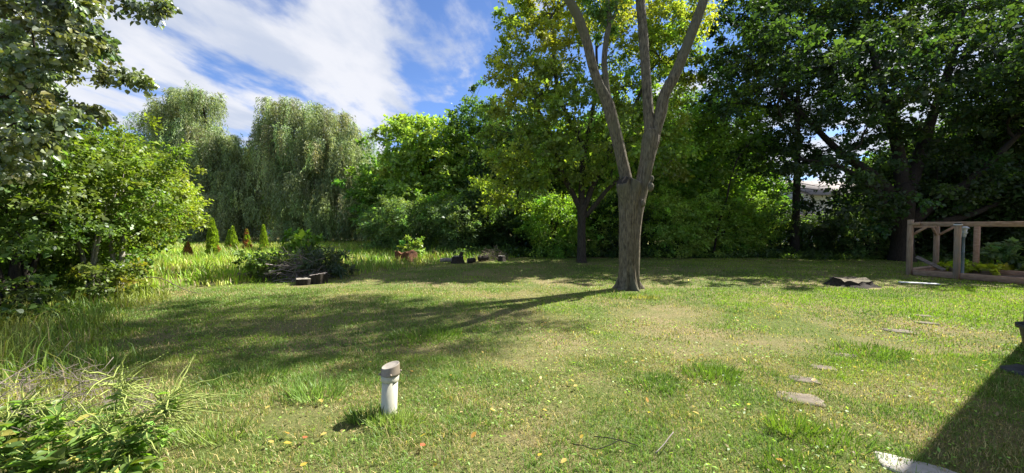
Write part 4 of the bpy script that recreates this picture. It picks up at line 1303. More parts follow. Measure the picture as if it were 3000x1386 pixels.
q = zgp(800, 711)
stump('sawn_round', 'darker tilted log round beside the brush heap, right of the other', q, .20, .24, 130, ('bark_dark', 'twig_grey'), jag=.2, flare=.05, group='log rounds at the brush heap', tilt=.15, sx=1.15)
q = zgp(2138, 716)
stump('old_stump', 'wide low weathered grey stump left of the timber frame', q, .40, .15, 131, ('bark_dark', 'bark'), jag=.8, flare=.45, sx=1.15, rz=.4)
q = zgp(612, 700)
log_piece('log', 'short pale log end in the grass left of the brush heap', q + [-.2, 0, .07], q + [.15, .2, .09], .09, 132, ('twig', 'cutwood'))

# brush heap on the left of the lawn
q = zgp(725, 706)
stick_pile('brush_heap', 'heap of pale dry branches and sticks beside the log rounds', 'brush', q + [0, .5, 0], .85, .6, .8, 150, 133, 'twig_grey', (.5, 1.3), (.005, .018))
make_shrub('dark_bush', 'dense dark green cut conifer boughs lying on the brush heap', q + [.62, .75, 0], .75, .5, (.042, .058, .034), (.12, .03), 134, n=170, rad=(.18, .3), base=.05, twigs=10, per=10, rtip=.004)
make_shrub('dark_bush', 'dark leafy weeds growing through the left of the brush heap', q + [-.75, .45, 0], .75, .62, (.06, .095, .022), (.08, .05), 135, n=110, rad=(.15, .25), base=.05, rtip=.003)
stick_pile('dead_weed', 'tangle of thin pinkish dead weed stalks above the brush heap', 'brush', q + [.3, 1.4, 0], .75, .5, 1.15, 60, 136, 'twig_grey', (.6, 1.1), (.003, .007), up=1.4)
make_shrub('tall_weed', 'tall leafy green weed standing behind the brush heap', q + [-.45, 1.5, 0], 1.35, .40, (.09, .145, .025), (.11, .07), 137, n=70, rad=(.14, .26), base=.1, stems=4, rtip=.003)
q = zgp(1020, 655)
make_shrub('tall_weed', 'tall pale green weed behind the rotten stump, left one', q + [-.1, .7, 0], 1.05, .22, (.12, .17, .04), (.10, .05), 138, n=40, rad=(.10, .18), base=.1, stems=3, rtip=.003)
make_shrub('tall_weed', 'tall pale green weed behind the rotten stump, right one', q + [.45, .7, 0], .95, .24, (.12, .17, .04), (.10, .05), 139, n=40, rad=(.10, .18), base=.1, stems=3, rtip=.003)

a = Acc()
st = np.array([zgp(x, y) + [0, 0, z] for x, y, z in ((345, 719, .12), (375, 716, .2), (410, 719, .18), (440, 729, .12), (475, 737, .04), (505, 741, .02))])
a.tube(smooth_path(st, 26), np.linspace(.016, .006, 26), 6)
tag(a.build('fallen_branch', M['twig'], None), 'long thin curved stick lying in the grass right of the thicket', 'stick')
a = Acc()
st = np.array([gp(x, y) + [0, 0, z] for x, y, z in ((1675, 1312, .03), (1710, 1322, .04), (1745, 1329, .03), (1790, 1318, .04), (1814, 1308, .05))])
a.tube(smooth_path(st, 14), .0035, 5)
st = np.array([gp(x, y) + [0, 0, z] for x, y, z in ((1740, 1290, .03), (1780, 1302, .05), (1814, 1309, .05), (1867, 1317, .03))])
a.tube(smooth_path(st, 14), .0035, 5)
tag(a.build('fallen_twig', M['bark_dark'], None), 'dark forked twig lying in the grass at the bottom of the view', 'twig')
a = Acc()
st = np.array([gp(x, y) + [0, 0, z] for x, y, z in ((1920, 1340, .03), (1945, 1322, .05), (1960, 1305, .06), (1973, 1285, .05))])
a.tube(smooth_path(st, 12), .004, 5)
tag(a.build('fallen_twig', M['twig_grey'], None), 'pale grey twig lying in the grass right of the dark forked twig', 'twig')


# ------------------------------------------------------------------ vent pipe in the lawn
def lathe(acc, prof, k=40, shear=None, mi=0):
    an = np.linspace(0, 6.2832, k, endpoint=False)
    V = []
    for r, z in prof:
        p = np.stack([np.cos(an) * r, np.sin(an) * r, np.full(k, z)], 1)
        if shear is not None: p[:, 2] += shear(p, z)
        V.append(p)
    V = np.vstack(V); j = np.arange(k); j2 = (j + 1) % k
    Q = np.vstack([np.stack([i * k + j, i * k + j2, (i + 1) * k + j2, (i + 1) * k + j], 1) for i in range(len(prof) - 1)])
    acc.add(V, Q, None, mi)


def build_pipe():
    B = gp(1139, 1212); B[2] = -.035
    t = thing('vent_pipe', 'cream plastic standpipe with a brown slanted cap in the lawn', 'pipe', B)
    t.rotation_euler = (R(-1.0), R(2.0), 0)
    HOLES.append((B[0], B[1], .08, .08))
    r = .066
    a = Acc(); lathe(a, [(r, -.08), (r, .36), (r * .9, .36)]); a.build('pipe', M['pvc'], t)
    a = Acc(); lathe(a, [(r * 1.01, .318), (r * 1.10, .320), (r * 1.12, .326), (r * 1.12, .378), (r * 1.02, .38)]); a.build('collar', M['pvc'], t)
    # cap: slanted lid with a lip, higher on the right
    sh = lambda p, z: p[:, 0] * .26 * np.clip((z - .375) / .02, 0, 1) + p[:, 1] * .10 * np.clip((z - .375) / .02, 0, 1)
    a = Acc(); lathe(a, [(r * 1.12, .372), (r * 1.23, .376), (r * 1.25, .382), (r * 1.23, .388), (r * 1.16, .396), (r * 1.14, .44), (r * 1.08, .448)], shear=sh)
    c = a.build('cap', M['cap'], t)
    b = Acc(); lathe(b, [(r * 1.08, .448), (r * 1.04, .452), (r * .98, .447), (r * .5, .449), (.001, .45)], shear=sh); b.build('cap_top', M['captop'], c)
    for an in (-1.2, -2.9, .3):
        x, y = math.cos(an) * r * 1.30, math.sin(an) * r * 1.30
        b = Acc(); z0 = .384 + x * .26 * .5
        b.tube(np.array([[x * .9, y * .9, z0 + .004], [x * 1.05, y * 1.05, z0 + .002], [x * 1.09, y * 1.09, z0]]), [.009, .009, .006], 10); b.build('screw', M['cap'], c)


build_pipe()


# ------------------------------------------------------------------ stepping stones, slabs, planter
def slab(name, label, cat, px, py, sx, sy, rz, mat, seed, th=.05, lift=.012, group=None):
    rng = np.random.default_rng(seed)
    c = gp(px, py); k = 26
    an = np.linspace(0, 6.2832, k, endpoint=False)
    # rounded, slightly broken rectangle
    ex = .32 + .1 * rng.uniform()
    ca, sa = np.cos(an), np.sin(an)
    x = np.sign(ca) * np.abs(ca) ** ex * sx / 2 * (1 + rng.normal(0, .035, k)); y = np.sign(sa) * np.abs(sa) ** ex * sy / 2 * (1 + rng.normal(0, .035, k))
    V = np.vstack([np.stack([x, y, np.full(k, -th)], 1), np.stack([x, y, np.full(k, lift - .01)], 1), np.stack([x * .96, y * .96, lift + rng.normal(0, .002, k)], 1), np.stack([x * .5, y * .5, lift + rng.normal(0, .002, k)], 1), [[0, 0, lift]]])
    j = np.arange(k); j2 = (j + 1) % k
    Q = np.vstack([np.stack([i * k + j, i * k + j2, (i + 1) * k + j2, (i + 1) * k + j], 1) for i in range(3)])
    a = Acc(); a.add(V, Q, np.stack([3 * k + j, 3 * k + j2, np.full(k, 4 * k)], 1))
    z = float(hz(np.array([c[0]]), np.array([c[1]]))[0])
    o = a.build(name, M[mat], None, (c[0], c[1], z)); o.rotation_euler = (0, 0, rz)
    HOLES.append((c[0], c[1] - .02, sx * .32, sy * .30))
    return tag(o, label, cat, group)


SG = 'stepping stones sunk in the lawn'
slab('stepping_stone', 'largest flat brown stepping stone, nearest one in the lawn', 'stone', 2343, 1168, .36, .25, -.35, 'stone', 141, group=SG)
slab('stepping_stone', 'flat stepping stone with a yellow leaf at its right end', 'stone', 2357, 1110, .25, .18, -.4, 'stone', 142, group=SG)
slab('stepping_stone', 'half-buried stepping stone third in the row from the viewer', 'stone', 2412, 1072, .24, .15, -.3, 'stone', 143, group=SG)
slab('stepping_stone', 'nearly overgrown stepping stone fourth from the viewer', 'stone', 2485, 1036, .26, .16, -.3, 'stone', 144, group=SG, lift=.004)
slab('stepping_stone', 'pale sunlit stepping stone with a dark soil edge, fifth from the viewer', 'stone', 2634, 970, .36, .22, -.5, 'stone', 145, group=SG)
slab('stepping_stone', 'small stepping stone sixth in the row from the viewer', 'stone', 2715, 948, .28, .16, -.4, 'stone', 146, group=SG)
slab('stepping_stone', 'farthest stepping stone of the row toward the timber frame', 'stone', 2704, 925, .28, .14, -.4, 'stone', 147, group=SG)
slab('concrete_slab', 'pale concrete slab half in the house shadow at the bottom right', 'slab', 2690, 1376, .40, .22, -.62, 'concrete', 148, lift=.02)
slab('splash_block', 'grey block darkened as if in shade under the planter', 'block', 3012, 1090, .34, .3, .2, 'darkplastic', 149, lift=.05)  # dark material stands for the shade the block lies in
P0 = np.array([6.40, 4.42, 0])
t = thing('planter', 'dark tapered planter pot at the right edge of the view', 'planter', P0)
a = Acc(); lathe(a, [(.001, 0), (.13, 0), (.14, .02), (.20, .36), (.20, .365)]); a.build('pot', M['darkplastic'], t)
a = Acc(); lathe(a, [(.195, .34), (.225, .345), (.228, .39), (.215, .395), (.19, .38), (.185, .33), (.001, .33)]); a.build('rim', M['darkplastic'], t)


# ------------------------------------------------------------------ timber frame, sand box, lantern
def build_frame():
    A = np.array([12.85, 12.0, 0]); u = np.array([.45, -.893, 0]); v = np.array([.893, .45, 0])
    t = thing('timber_frame', 'weathered timber post-and-beam frame over a sand box on the right', 'frame', A)
    H = 1.66; LU = 3.4; LV = 2.25; PW = .125
    ax = frame_rot([0, 0, 1]); ang = math.atan2(u[1], u[0]); Rz = rotz(ang)
    def post(p, h, w=PW, mat='timber'):
        a = Acc(); a.box(p + np.array([0, 0, h / 2 - .05]), (w, w, h + .1), Rz, bev=.008)
        a.v = [x - 0 for x in a.v]
        return a.build('post', M[mat], t, smooth=False)
    o = np.zeros(3)
    post(o, H + .12)
    post(v * LV, H + .0)
    pc = post(u * 1.02 - v * .05, H - .06)
    post(v * LV + u * .9, H - .08, mat='redtimber')
    post(u * LU, H); post(u * LU + v * LV, H)
    a = Acc(); a.box(u * 1.02 - v * .05 + np.array([0, 0, H - .045]), (.16, .16, .03), Rz, bev=.006); a.box(u * 1.02 - v * .05 + np.array([0, 0, H - .01]), (.13, .13, .04), Rz, bev=.01, mi=1)
    a.build('post_cap', [M['white'], M['capgreen']], pc, smooth=False)

    def bar(name, p, q, w, h, mat, bev=.006, up=(0, 0, 1)):
        p = np.asarray(p, float); q = np.asarray(q, float)
        Rr = frame_rot(q - p, up)
        a = Acc(); a.box((p + q) / 2, (w, h, np.linalg.norm(q - p)), Rr, bev=bev)
        return a.build(name, M[mat], t, smooth=False)
    z = np.array([0, 0, 1.0])
    bar('beam', u * .07 + z * (H - .02) + v * .1, u * (LU + .1) + z * (H - .02) + v * .1, .05, .135, 'redtimber')
    bar('beam', v * (LV + .02) + u * .07 + z * (H - .05), v * (LV + .02) + u * (LU + .1) + z * (H - .05), .05, .12, 'redtimber')
    bar('beam', v * .08 + z * (H - .09), v * (LV - .08) + z * (H - .09), .05, .10, 'timber')
    bar('bracket', u * -.03 + z * (H - .02) - v * .01, u * .2 + z * (H - .02) + v * .02, .14, .08, 'timber')
    for p, q in ((u * .03 + v * .1 + z * (H - .36), u * .36 + v * .1 + z * (H - .08)), (v * LV + u * .04 + z * (H - .40), v * LV + u * .42 + z * (H - .1)), (v * (LV - .05) + z * (H - .40), v * (LV - .42) + z * (H - .12))):
        bar('brace', p, q, .06, .07, 'redtimber')
    # sand-box timbers
    bar('border_timber', -v * .0 + u * .1 + z * .09, u * (LU + .2) + z * .09, .10, .17, 'redtimber')
    bar('border_timber', v * LV + u * .1 + z * .10, v * LV + u * (LU + .2) + z * .10, .10, .18, 'redtimber')
    bar('border_timber', v * .12 + z * .17, v * (LV + .1) + z * .17, .13, .06, 'timber')
    bar('border_timber', v * .12 + z * .065, v * (LV + .1) + z * .065, .09, .13, 'redtimber')
    # sand inside
    k = 9
    g = np.array([[i / (k - 1), j / (k - 1)] for j in range(k) for i in range(k)])
    V = u[None] * (.08 + g[:, :1] * LU) + v[None] * (.08 + g[:, 1:] * (LV - .15)) + np.array([0, 0, .05])
    V[:, 2] += np.random.default_rng(3).normal(0, .01, len(V))
    Q = [(j * k + i, j * k + i + 1, (j + 1) * k + i + 1, (j + 1) * k + i) for j in range(k - 1) for i in range(k - 1)]
    a = Acc(); a.add(V, Q); a.build('soil_bed', M['soil'], t)
    # slanted plank
    W = lambda p: A + p
    p0 = at(2684, 752, 12.75); p1 = at(2768, 792, 12.2)
    a = Acc(); Rr = frame_rot(p1 - p0, (-.25, -.75, .6)); L = np.linalg.norm(p1 - p0)
    Rr = Rr[:, [1, 0, 2]] * np.array([1, -1, 1])
    c = (p0 + p1) / 2; a.box(np.zeros(3), (.022, .14, L), Rr, bev=.006)
    o = a.build('slanted_board', M['greycut'], None, c, smooth=False)
    tag(o, 'grey weathered board leaning diagonally inside the timber frame', 'board')
    # lantern
    Lp = W(u * 1.03 + v * .42)
    l = thing('lantern_post', 'blue-grey garden lantern on a pole inside the timber frame', 'lantern', Lp)
    a = Acc(); lathe(a, [(.05, 0), (.05, .03), (.032, .05), (.032, .75), (.037, .76), (.037, .80), (.030, .81), (.030, 1.22), (.04, 1.23), (.04, 1.25), (.001, 1.25)], 16); a.build('pole', M['lamp_pole'], l)
    a = Acc(); lathe(a, [(.03, 1.25), (.055, 1.27), (.05, 1.32), (.075, 1.36), (.085, 1.375), (.085, 1.385), (.06, 1.39)], 6); h = a.build('lamp_base', M['lamp_metal'], l, smooth=False)
    a = Acc(); lathe(a, [(.062, 1.385), (.075, 1.50), (.001, 1.50)], 6); a.build('lamp_glass', M['lamp_glass'], l, smooth=False)
    a = Acc(); lathe(a, [(.07, 1.498), (.115, 1.505), (.112, 1.52), (.07, 1.56), (.03, 1.585), (.012, 1.60), (.015, 1.615), (.001, 1.625)], 6); a.build('lamp_roof', M['lamp_metal'], l, smooth=False)
    b = zgp(2262, 713); e = zgp(2362, 718)
    a = Acc(); d = e - b; c = (b + e) / 2
    a.box(np.zeros(3), (np.linalg.norm(d), .16, .025), rotz(math.atan2(d[1], d[0])), bev=.005)
    o = a.build('white_board', M['white'], None, (c[0], c[1], .035), smooth=False); tag(o, 'flat white board lying on the grass in front of the timber frame', 'board')
    HOLES.append((c[0], c[1], .6, .12))
    make_shrub('garden_plant', 'leafy sunlit sapling behind the timber frame near its right post', W(v * 2.9 + u * 1.25), .85, .35, (.09, .13, .06), (.13, .07), 151, n=36, rad=(.12, .2), base=.1, stems=3, rtip=.003, group='plants behind the timber frame')
    make_shrub('garden_plant', 'leafy sunlit plant behind the timber frame at the right edge', W(v * 2.9 + u * 2.3), .75, .55, (.09, .13, .05), (.13, .08), 152, n=60, rad=(.14, .22), base=.1, stems=4, rtip=.003, group='plants behind the timber frame')
    make_shrub('ground_cover', 'low bright yellow-green leaves behind the sand box', W(v * 2.7 + u * .9), .3, .8, (.16, .2, .02), (.12, .09), 153, n=60, rad=(.14, .22), base=.1, stems=4, rtip=.003)


build_frame()


# ------------------------------------------------------------------ houses
def gable_house(name, label, cx, cy, w, d, eave, ridge, rz, wall, roof, wins, ov=.4, ridge_x=True):
    t = thing(name, label, 'house', (cx, cy, 0), rz)
    a = Acc()
    hw, hd = w / 2, d / 2
    V = [(-hw, -hd, -.1), (hw, -hd, -.1), (hw, hd, -.1), (-hw, hd, -.1), (-hw, -hd, eave), (hw, -hd, eave), (hw, hd, eave), (-hw, hd, eave)]
    if ridge_x:
        V += [(-hw, 0, ridge), (hw, 0, ridge)]; tri = [(4, 8, 7), (5, 6, 9)]
    else:
        V += [(0, -hd, ridge), (0, hd, ridge)]; tri = [(4, 5, 8), (6, 7, 9)]
    a.add(V, [(0, 1, 5, 4), (1, 2, 6, 5), (2, 3, 7, 6), (3, 0, 4, 7)], tri)
    wl = a.build('wall', M[wall], t, smooth=False)
    s = (ridge - eave) / (hd if ridge_x else hw)
    th = .14
    b = Acc()
    for sg in (-1, 1):
        if ridge_x:
            e0 = np.array([-hw - ov, sg * (hd + ov), eave - s * ov + .02]); e1 = np.array([hw + ov, sg * (hd + ov), eave - s * ov + .02]); r0 = np.array([-hw - ov, 0, ridge + .02]); r1 = np.array([hw + ov, 0, ridge + .02])
        else:
            e0 = np.array([sg * (hw + ov), -hd - ov, eave - s * ov + .02]); e1 = np.array([sg * (hw + ov), hd + ov, eave - s * ov + .02]); r0 = np.array([0, -hd - ov, ridge + .02]); r1 = np.array([0, hd + ov, ridge + .02])
        up = np.array([0, 0, th])
        b.add([e0, e1, r1, r0, e0 + up, e1 + up, r1 + up, r0 + up], [(0, 1, 2, 3), (4, 7, 6, 5), (0, 4, 5, 1), (1, 5, 6, 2), (3, 2, 6, 7), (0, 3, 7, 4)])
    b.build('roof', M[roof], t, smooth=False)
    for (x, z, ww, hh, side) in wins:
        f = Acc(); n = {'f': (0, -1), 'l': (-1, 0)}[side]
        c = np.array([x, -hd - .03, z]) if side == 'f' else np.array([-hw - .03, x, z])
        sz = (ww, .06, hh) if side == 'f' else (.06, ww, hh)
        f.box(c, sz); fo = f.build('window', M['white'], t, smooth=False)
        g = Acc(); c2 = c + np.array([n[0], n[1], 0]) * .035
        sz2 = (ww - .14, .02, hh - .14) if side == 'f' else (.02, ww - .14, hh - .14)
        g.box(c2, sz2); g.build('pane', M['glass'], fo, smooth=False)
    return t


gable_house('neighbour_house', 'pale house with a brown-grey roof glimpsed through the dark trees', 35, 42, 13, 9, 4.6, 6.4, .15, 'siding', 'shingle', [(-3.4, 3.6, 1.4, 1.2, 'f'), (1.5, 3.6, 1.4, 1.2, 'f'), (-3.4, 1.4, 1.4, 1.2, 'f'), (2, 1.4, 1.6, 1.2, 'f')])
gable_house('neighbour_garage', 'low garage with a grey sloping roof left of the pale house', 26.5, 39, 6.5, 6, 2.7, 4.4, .15, 'siding', 'shingle', [(0, 1.5, 1.2, 1.0, 'f')])
gable_house('grey_house', 'grey gabled house far off in the gap between the willows', -41, 66, 9, 9, 5.0, 8.0, .35, 'siding_grey', 'shingle', [(-2, 3.8, 1.2, 1.5, 'f'), (2, 3.8, 1.2, 1.5, 'f'), (-2, 1.4, 1.2, 1.5, 'f'), (2, 1.4, 1.2, 1.5, 'f')], ridge_x=False)
gable_house('near_house', 'house just off the right edge whose straight shadow falls across the lawn corner', 12.1, -.9, 10, 12.06, 6.9, 9.2, 0, 'brick_brown', 'shingle', [(1.0, 1.7, 1.2, 1.4, 'l'), (-3.0, 1.7, 1.2, 1.4, 'l'), (1.0, 4.7, 1.2, 1.3, 'l'), (-3.0, 4.7, 1.2, 1.3, 'l')], ov=.02, ridge_x=False)


# ------------------------------------------------------------------ foreground weeds, bottom left
def seed_weed(label, zx, zy, Y, seed, n=60, L=(.16, .34)):
    rng = np.random.default_rng(seed)
    c = zat(zx, zy, Y)
    B = np.array([c[0], c[1], 0])
    t = thing('seedhead_weed', label, 'weed', B, group='weeds with long seed spikes')
    h = c[2]
    a = Acc(); a.tube(smooth_path(np.array([[-.1, .03, -.02], [-.06, .02, h * .45], [0, 0, h]]), 8), np.linspace(.006, .004, 8), 6); a.build('stem', M['grass_stem'], t)
    a = Acc(); P, D, Nn = [], [], []
    for i in range(n):
        f = rng.uniform(0, 1)
        el = rng.normal(.25, .5); an = rng.normal(.0, .7)
        if rng.uniform() < .22: an = rng.uniform(0, 6.28); el = rng.uniform(.5, 1.4)
        d = np.array([math.cos(an) * math.cos(el), math.sin(an) * math.cos(el), math.sin(el)])
        l = rng.uniform(*L) * (.55 + .45 * f)
        s = np.linspace(0, 1, 7)[:, None]
        o = np.array([0, 0, h]) - np.array([.06, 0, h * .45]) * (1 - f) + rng.normal(0, .02, 3)
        p = o + d * l * s + np.array([.3, 0, -.35]) * l * s ** 2 * rng.uniform(-.2, .9)
        p[1:] += rng.normal(0, .006, (6, 3))
        a.tube(p, np.array([.002, .0032, .0044, .0044, .004, .003, .0016]), 4, False)
        k = 16
        q = rng.uniform(.2, 1, k); idx = q * 6; i0 = np.minimum(idx.astype(int), 5)
        pp = p[i0] + (p[i0 + 1] - p[i0]) * (idx - i0)[:, None]
        P.append(pp); D.append(rng.normal(0, 1, (k, 3)) + d * .8); Nn.append(rng.normal(0, 1, (k, 3)))
    a.build('seed_spikes', M['grass_stem'], t, kind='stuff')
    P = np.vstack(P); m = len(P)
    col = np.array([.26, .31, .075]) * rng.lognormal(0, .2, (m, 1))
    link('seeds', leaves_mesh('seeds', P, np.vstack(D), np.vstack(Nn), .009, .005, col, M['grass']), t, kind='stuff')
    k = 26
    zz = rng.uniform(.15, 1.0, k); an = rng.uniform(0, 6.28, k)
    P = np.stack([-.06 + .06 * zz, .01 * zz, zz * h], 1)
    D = np.stack([np.cos(an), np.sin(an), rng.uniform(-.2, .5, k)], 1)
    col = np.array([.10, .17, .03]) * rng.lognormal(0, .2, (k, 1))
    link('leaves', leaves_mesh('leaves', P, D, np.tile([0, 0, 1.0], (k, 1)) + rng.normal(0, .3, (k, 3)), .10, .045, col, M['leaf'], 'oval'), t)


M['grass_stem'] = solid_mat('green_stem', (.20, .25, .06), (.32, .37, .11), 9, .8, 0)
seed_weed('weed with pale seed spikes streaming right, farther of the two', 300, 955, 2.72, 161, 60, (.18, .40))
seed_weed('weed with pale seed spikes streaming right, nearer of the two', 425, 990, 2.6, 162, 60, (.2, .46))
seed_weed('small weed with seed spikes in the left corner under the dead twigs', 150, 1040, 2.6, 163, 22, (.12, .26))
seed_weed('weed with drooping seed spikes at the left edge', 60, 1010, 2.75, 165, 30, (.14, .34))
seed_weed('weed with seed spikes rising above the broad-leaved corner weeds', 350, 1060, 2.5, 166, 36, (.14, .36))
seed_weed('low weed with trailing seed spikes among the broad leaves', 270, 1070, 2.45, 164, 34, (.12, .3))


def broad_weed(label, x, y, h, n, seed, L=.12, col=(.075, .12, .026)):
    rng = np.random.default_rng(seed)
    t = thing('broadleaf_weed', label, 'weed', (x, y, 0), 0, 'broad-leaved weeds in the lower left corner')
    a = Acc(); P, D = [], []
    for s_ in range(n):
        an = rng.uniform(0, 6.28); hh = h * rng.uniform(.6, 1.05)
        top = np.array([math.cos(an) * .16, math.sin(an) * .12, hh])
        p = smooth_path(np.array([[rng.normal(0, .03), rng.normal(0, .03), -.02], top * np.array([.4, .4, .55]), top]), 9)
        a.tube(p, np.linspace(.006, .003, 9), 5)
        for i in range(15):
            f = rng.uniform(.15, 1); q = p[int(f * 8)]
            b = rng.uniform(0, 6.28)
            P.append(q); D.append([math.cos(b), math.sin(b), rng.uniform(-.25, .55)])
    a.build('stems', M['grass_stem'], t)
    P = np.array(P); D = np.array(D); k = len(P)
    sz = L * rng.lognormal(-.12, .38, k)
    c = np.asarray(col) * rng.lognormal(-.1, .32, (k, 1)) * (1 + rng.normal(0, .12, (k, 3)))
    c = np.where((rng.uniform(0, 1, k) < .03)[:, None], np.array([.22, .2, .05]), c)
    link('leaves', leaves_mesh('leaves', P, D, np.tile([0, 0, 1.0], (k, 1)) + rng.normal(0, .35, (k, 3)), sz, sz * .5, c, M['leaf'], 'oval', .1), t)


rw = np.random.default_rng(9)
for i, (lab, zx, zy, h, n) in enumerate((
        ('broad-leaved weed with a bright bud leaf on a reddish leaning stem', 330, 1165, .36, 3), ('large-leaved weed in the very bottom left corner', 30, 1190, .34, 5), ('broad-leaved weed at the left edge above the corner', 20, 1110, .36, 4),
        ('low broad-leaved weed right of the bottom left corner', 120, 1195, .26, 5), ('broad-leaved weed under the small seed spikes', 190, 1150, .26, 4), ('low weed with fresh leaves at the bottom left of the lawn', 255, 1190, .22, 5),
        ('leafy weed between the dead twigs and the broad leaves', 110, 1105, .3, 4), ('small leafy weed just left of the two seed-spike weeds', 230, 1100, .22, 4), ('trailing weed at the bottom edge below the leaning stem', 330, 1215, .2, 4),
        ('big-leaved weed outside the bottom left corner', -30, 1160, .4, 5))):
    g = zgp(zx, zy)
    broad_weed(lab, g[0], g[1], h * .8, n, 170 + i, .085 if i not in (5, 7) else .06)
g = zgp(70, 1075)
stick_pile('dead_shrub', 'tangle of grey-brown dead twigs at the left edge behind the weeds', 'dead shrub', g + [.05, .1, 0], .75, .45, .48, 190, 181, 'twig_dead', (.18, .45), (.002, .004), up=.4)


# ------------------------------------------------------------------ fallen leaves
def leaf_shape(seed, mat_col, name):
    rng = np.random.default_rng(seed)
    xs = np.array([0, .3, .7, 1.0]); ws = np.array([.02, .30, .26, .01])
    V = []
    for x, w in zip(xs, ws):
        for s in (-1, 0, 1):
            V.append([x - .5, s * w, .10 * abs(s) * rng.uniform(.5, 1.6) * w * 3 + .14 * (x - .5) ** 2 * rng.uniform(.3, 1.8)])
    V = np.array(V)
    Q = [(i * 3 + j, i * 3 + j + 1, i * 3 + j + 4, i * 3 + j + 3) for i in range(3) for j in range(2)]
    return mesh_from(name, V, [(Q, 0)], [M['leaf']], col=np.tile(np.asarray(mat_col), (len(V), 1)), smooth=True)


LY = [leaf_shape(1, (.26, .19, .03), 'yellow_leaf'), leaf_shape(2, (.27, .21, .06), 'yellow_leaf'), leaf_shape(3, (.27, .15, .035), 'tan_leaf')]
LR = leaf_shape(4, (.26, .07, .035), 'red_leaf')
c7 = [(70, 275), (240, 128), (205, 530), (250, 515), (455, 590), (235, 768), (200, 1097), (500, 962), (968, 692), (940, 405), (1357, 365), (1268, 402), (1305, 742), (1318, 788), (1663, 398), (985, 785), (820, 415), (430, 550), (372, 1140)]
c6 = [(740, 572), (258, 632), (440, 962), (585, 1160), (205, 360), (1005, 290), (1183, 215), (1563, 298), (1915, 335), (1915, 548), (2200, 123), (1665, 890), (2120, 888), (1770, 1165), (290, 950), (430, 868), (765, 880), (2290, 655)]
c4 = [(630, 606), (175, 470), (1185, 455), (1640, 538), (408, 1138), (1745, 478), (135, 212)]
pts = [(1500 + x / 2.449, 900 + y / 2.449) for x, y in c7] + [(700 + x / 3.0825, 1000 + y / 3.0825) for x, y in c6] + [(2100 + x / 2.22, 850 + y / 2.22) for x, y in c4]
rl = np.random.default_rng(31)
for i, (x, y) in enumerate(pts):
    g = gp(x, y)
    k = int(rl.choice([0, 0, 1, 1, 2]))
    o = link('fallen_leaf', LY[k], None, (g[0], g[1], .035))
    sc = rl.uniform(.035, .06)
    o.scale = (sc, sc, sc); o.rotation_euler = (rl.normal(0, .35), rl.normal(0, .35), rl.uniform(0, 6.28))
    pl = gp(1139, 1212)
    if math.hypot(g[0] - pl[0], g[1] - pl[1]) < 1.1: wh = ('left' if g[0] < pl[0] else 'right') + ' of the vent pipe'
    elif g[0] > 2.2 and y > 950: wh = 'near the stepping stones'
    elif y > 1200: wh = 'at the bottom of the view'
    elif g[0] < pl[0]: wh = 'left of the pipe toward the shade'
    else: wh = 'on the dry middle of the lawn'
    tag(o, f"small {('yellow', 'pale yellow', 'tan')[k]} fallen leaf {wh}", 'leaf', 'fallen leaves on the lawn')
for lab, x, y in (('red-brown curled leaf right of the vent pipe near the bottom', 1239, 1321), ('dark red curled leaf left of the vent pipe near the bottom', 894, 1298)):
    g = gp(x, y)
    o = link('fallen_leaf', LR, None, (g[0], g[1], .04)); o.scale = (.06, .06, .06); o.rotation_euler = (.2, .3, x)
    tag(o, lab, 'leaf', 'fallen leaves on the lawn')

build_lawn()
build_meadow()


def build_rough():
    rng = np.random.default_rng(77)
    n = 26000
    y = rng.uniform(2.3, 8.8, n); x = rng.uniform(-12, -2.6, n)
    e = -3.3 - (y - 2.9) * .86 + (vnoise(x, y, 1.1, 61, 3) - .5) * 1.6
    k = (x < e) & (x > -1.5 * y - .3)
    x, y, d = x[k], y[k], (e - x)[k]
    h = (.10 + .20 * np.clip(d, 0, 1)) * rng.lognormal(0, .35, len(x)) * (.5 + vnoise(x, y, 1.5, 63, 2))
    c = GREEN * 1.0 + (np.array([.19, .2, .04]) - GREEN) * np.clip((vnoise(x, y, .9, 64, 3) - .42) * 4, 0, 1)[:, None]
    c = np.where((rng.uniform(0, 1, len(x)) < .09)[:, None], STRAW * .8, c) * rng.lognormal(0, .28, (len(x), 1))
    blades('rough_grass', x, y, h, .006 + .0009 * y, c, rng, 'rough yellow-green grass and weeds along the foot of the left thicket', 'rough grass', lean=.7)


build_rough()


def tuft(label, px, py, r, h, n, seed, col):
    rng = np.random.default_rng(seed)
    g = gp(px, py)
    t = thing('grass_tuft', label, 'grass tuft', (g[0], g[1], 0), 0, 'coarse grass tufts in the lawn')
    q = np.sqrt(rng.uniform(0, 1, n)) * r; an = rng.uniform(0, 6.28, n)
    x, y = np.cos(an) * q * 1.5, np.sin(an) * q
    P = np.stack([x, y, np.full(n, -.02)], 1)
    D = np.stack([x / r * .5, y / r * .5, np.ones(n)], 1) + rng.normal(0, .35, (n, 3)) * np.array([1, 1, .2])
    c = np.asarray(col) * rng.lognormal(0, .25, (n, 1))
    hh = h * rng.uniform(.5, 1.15, n)
    link('blades', leaves_mesh('blades', P, D, rng.normal(0, 1, (n, 3)), hh, .0045 + .0012 * g[1], c, M['grass']), t, kind='stuff')


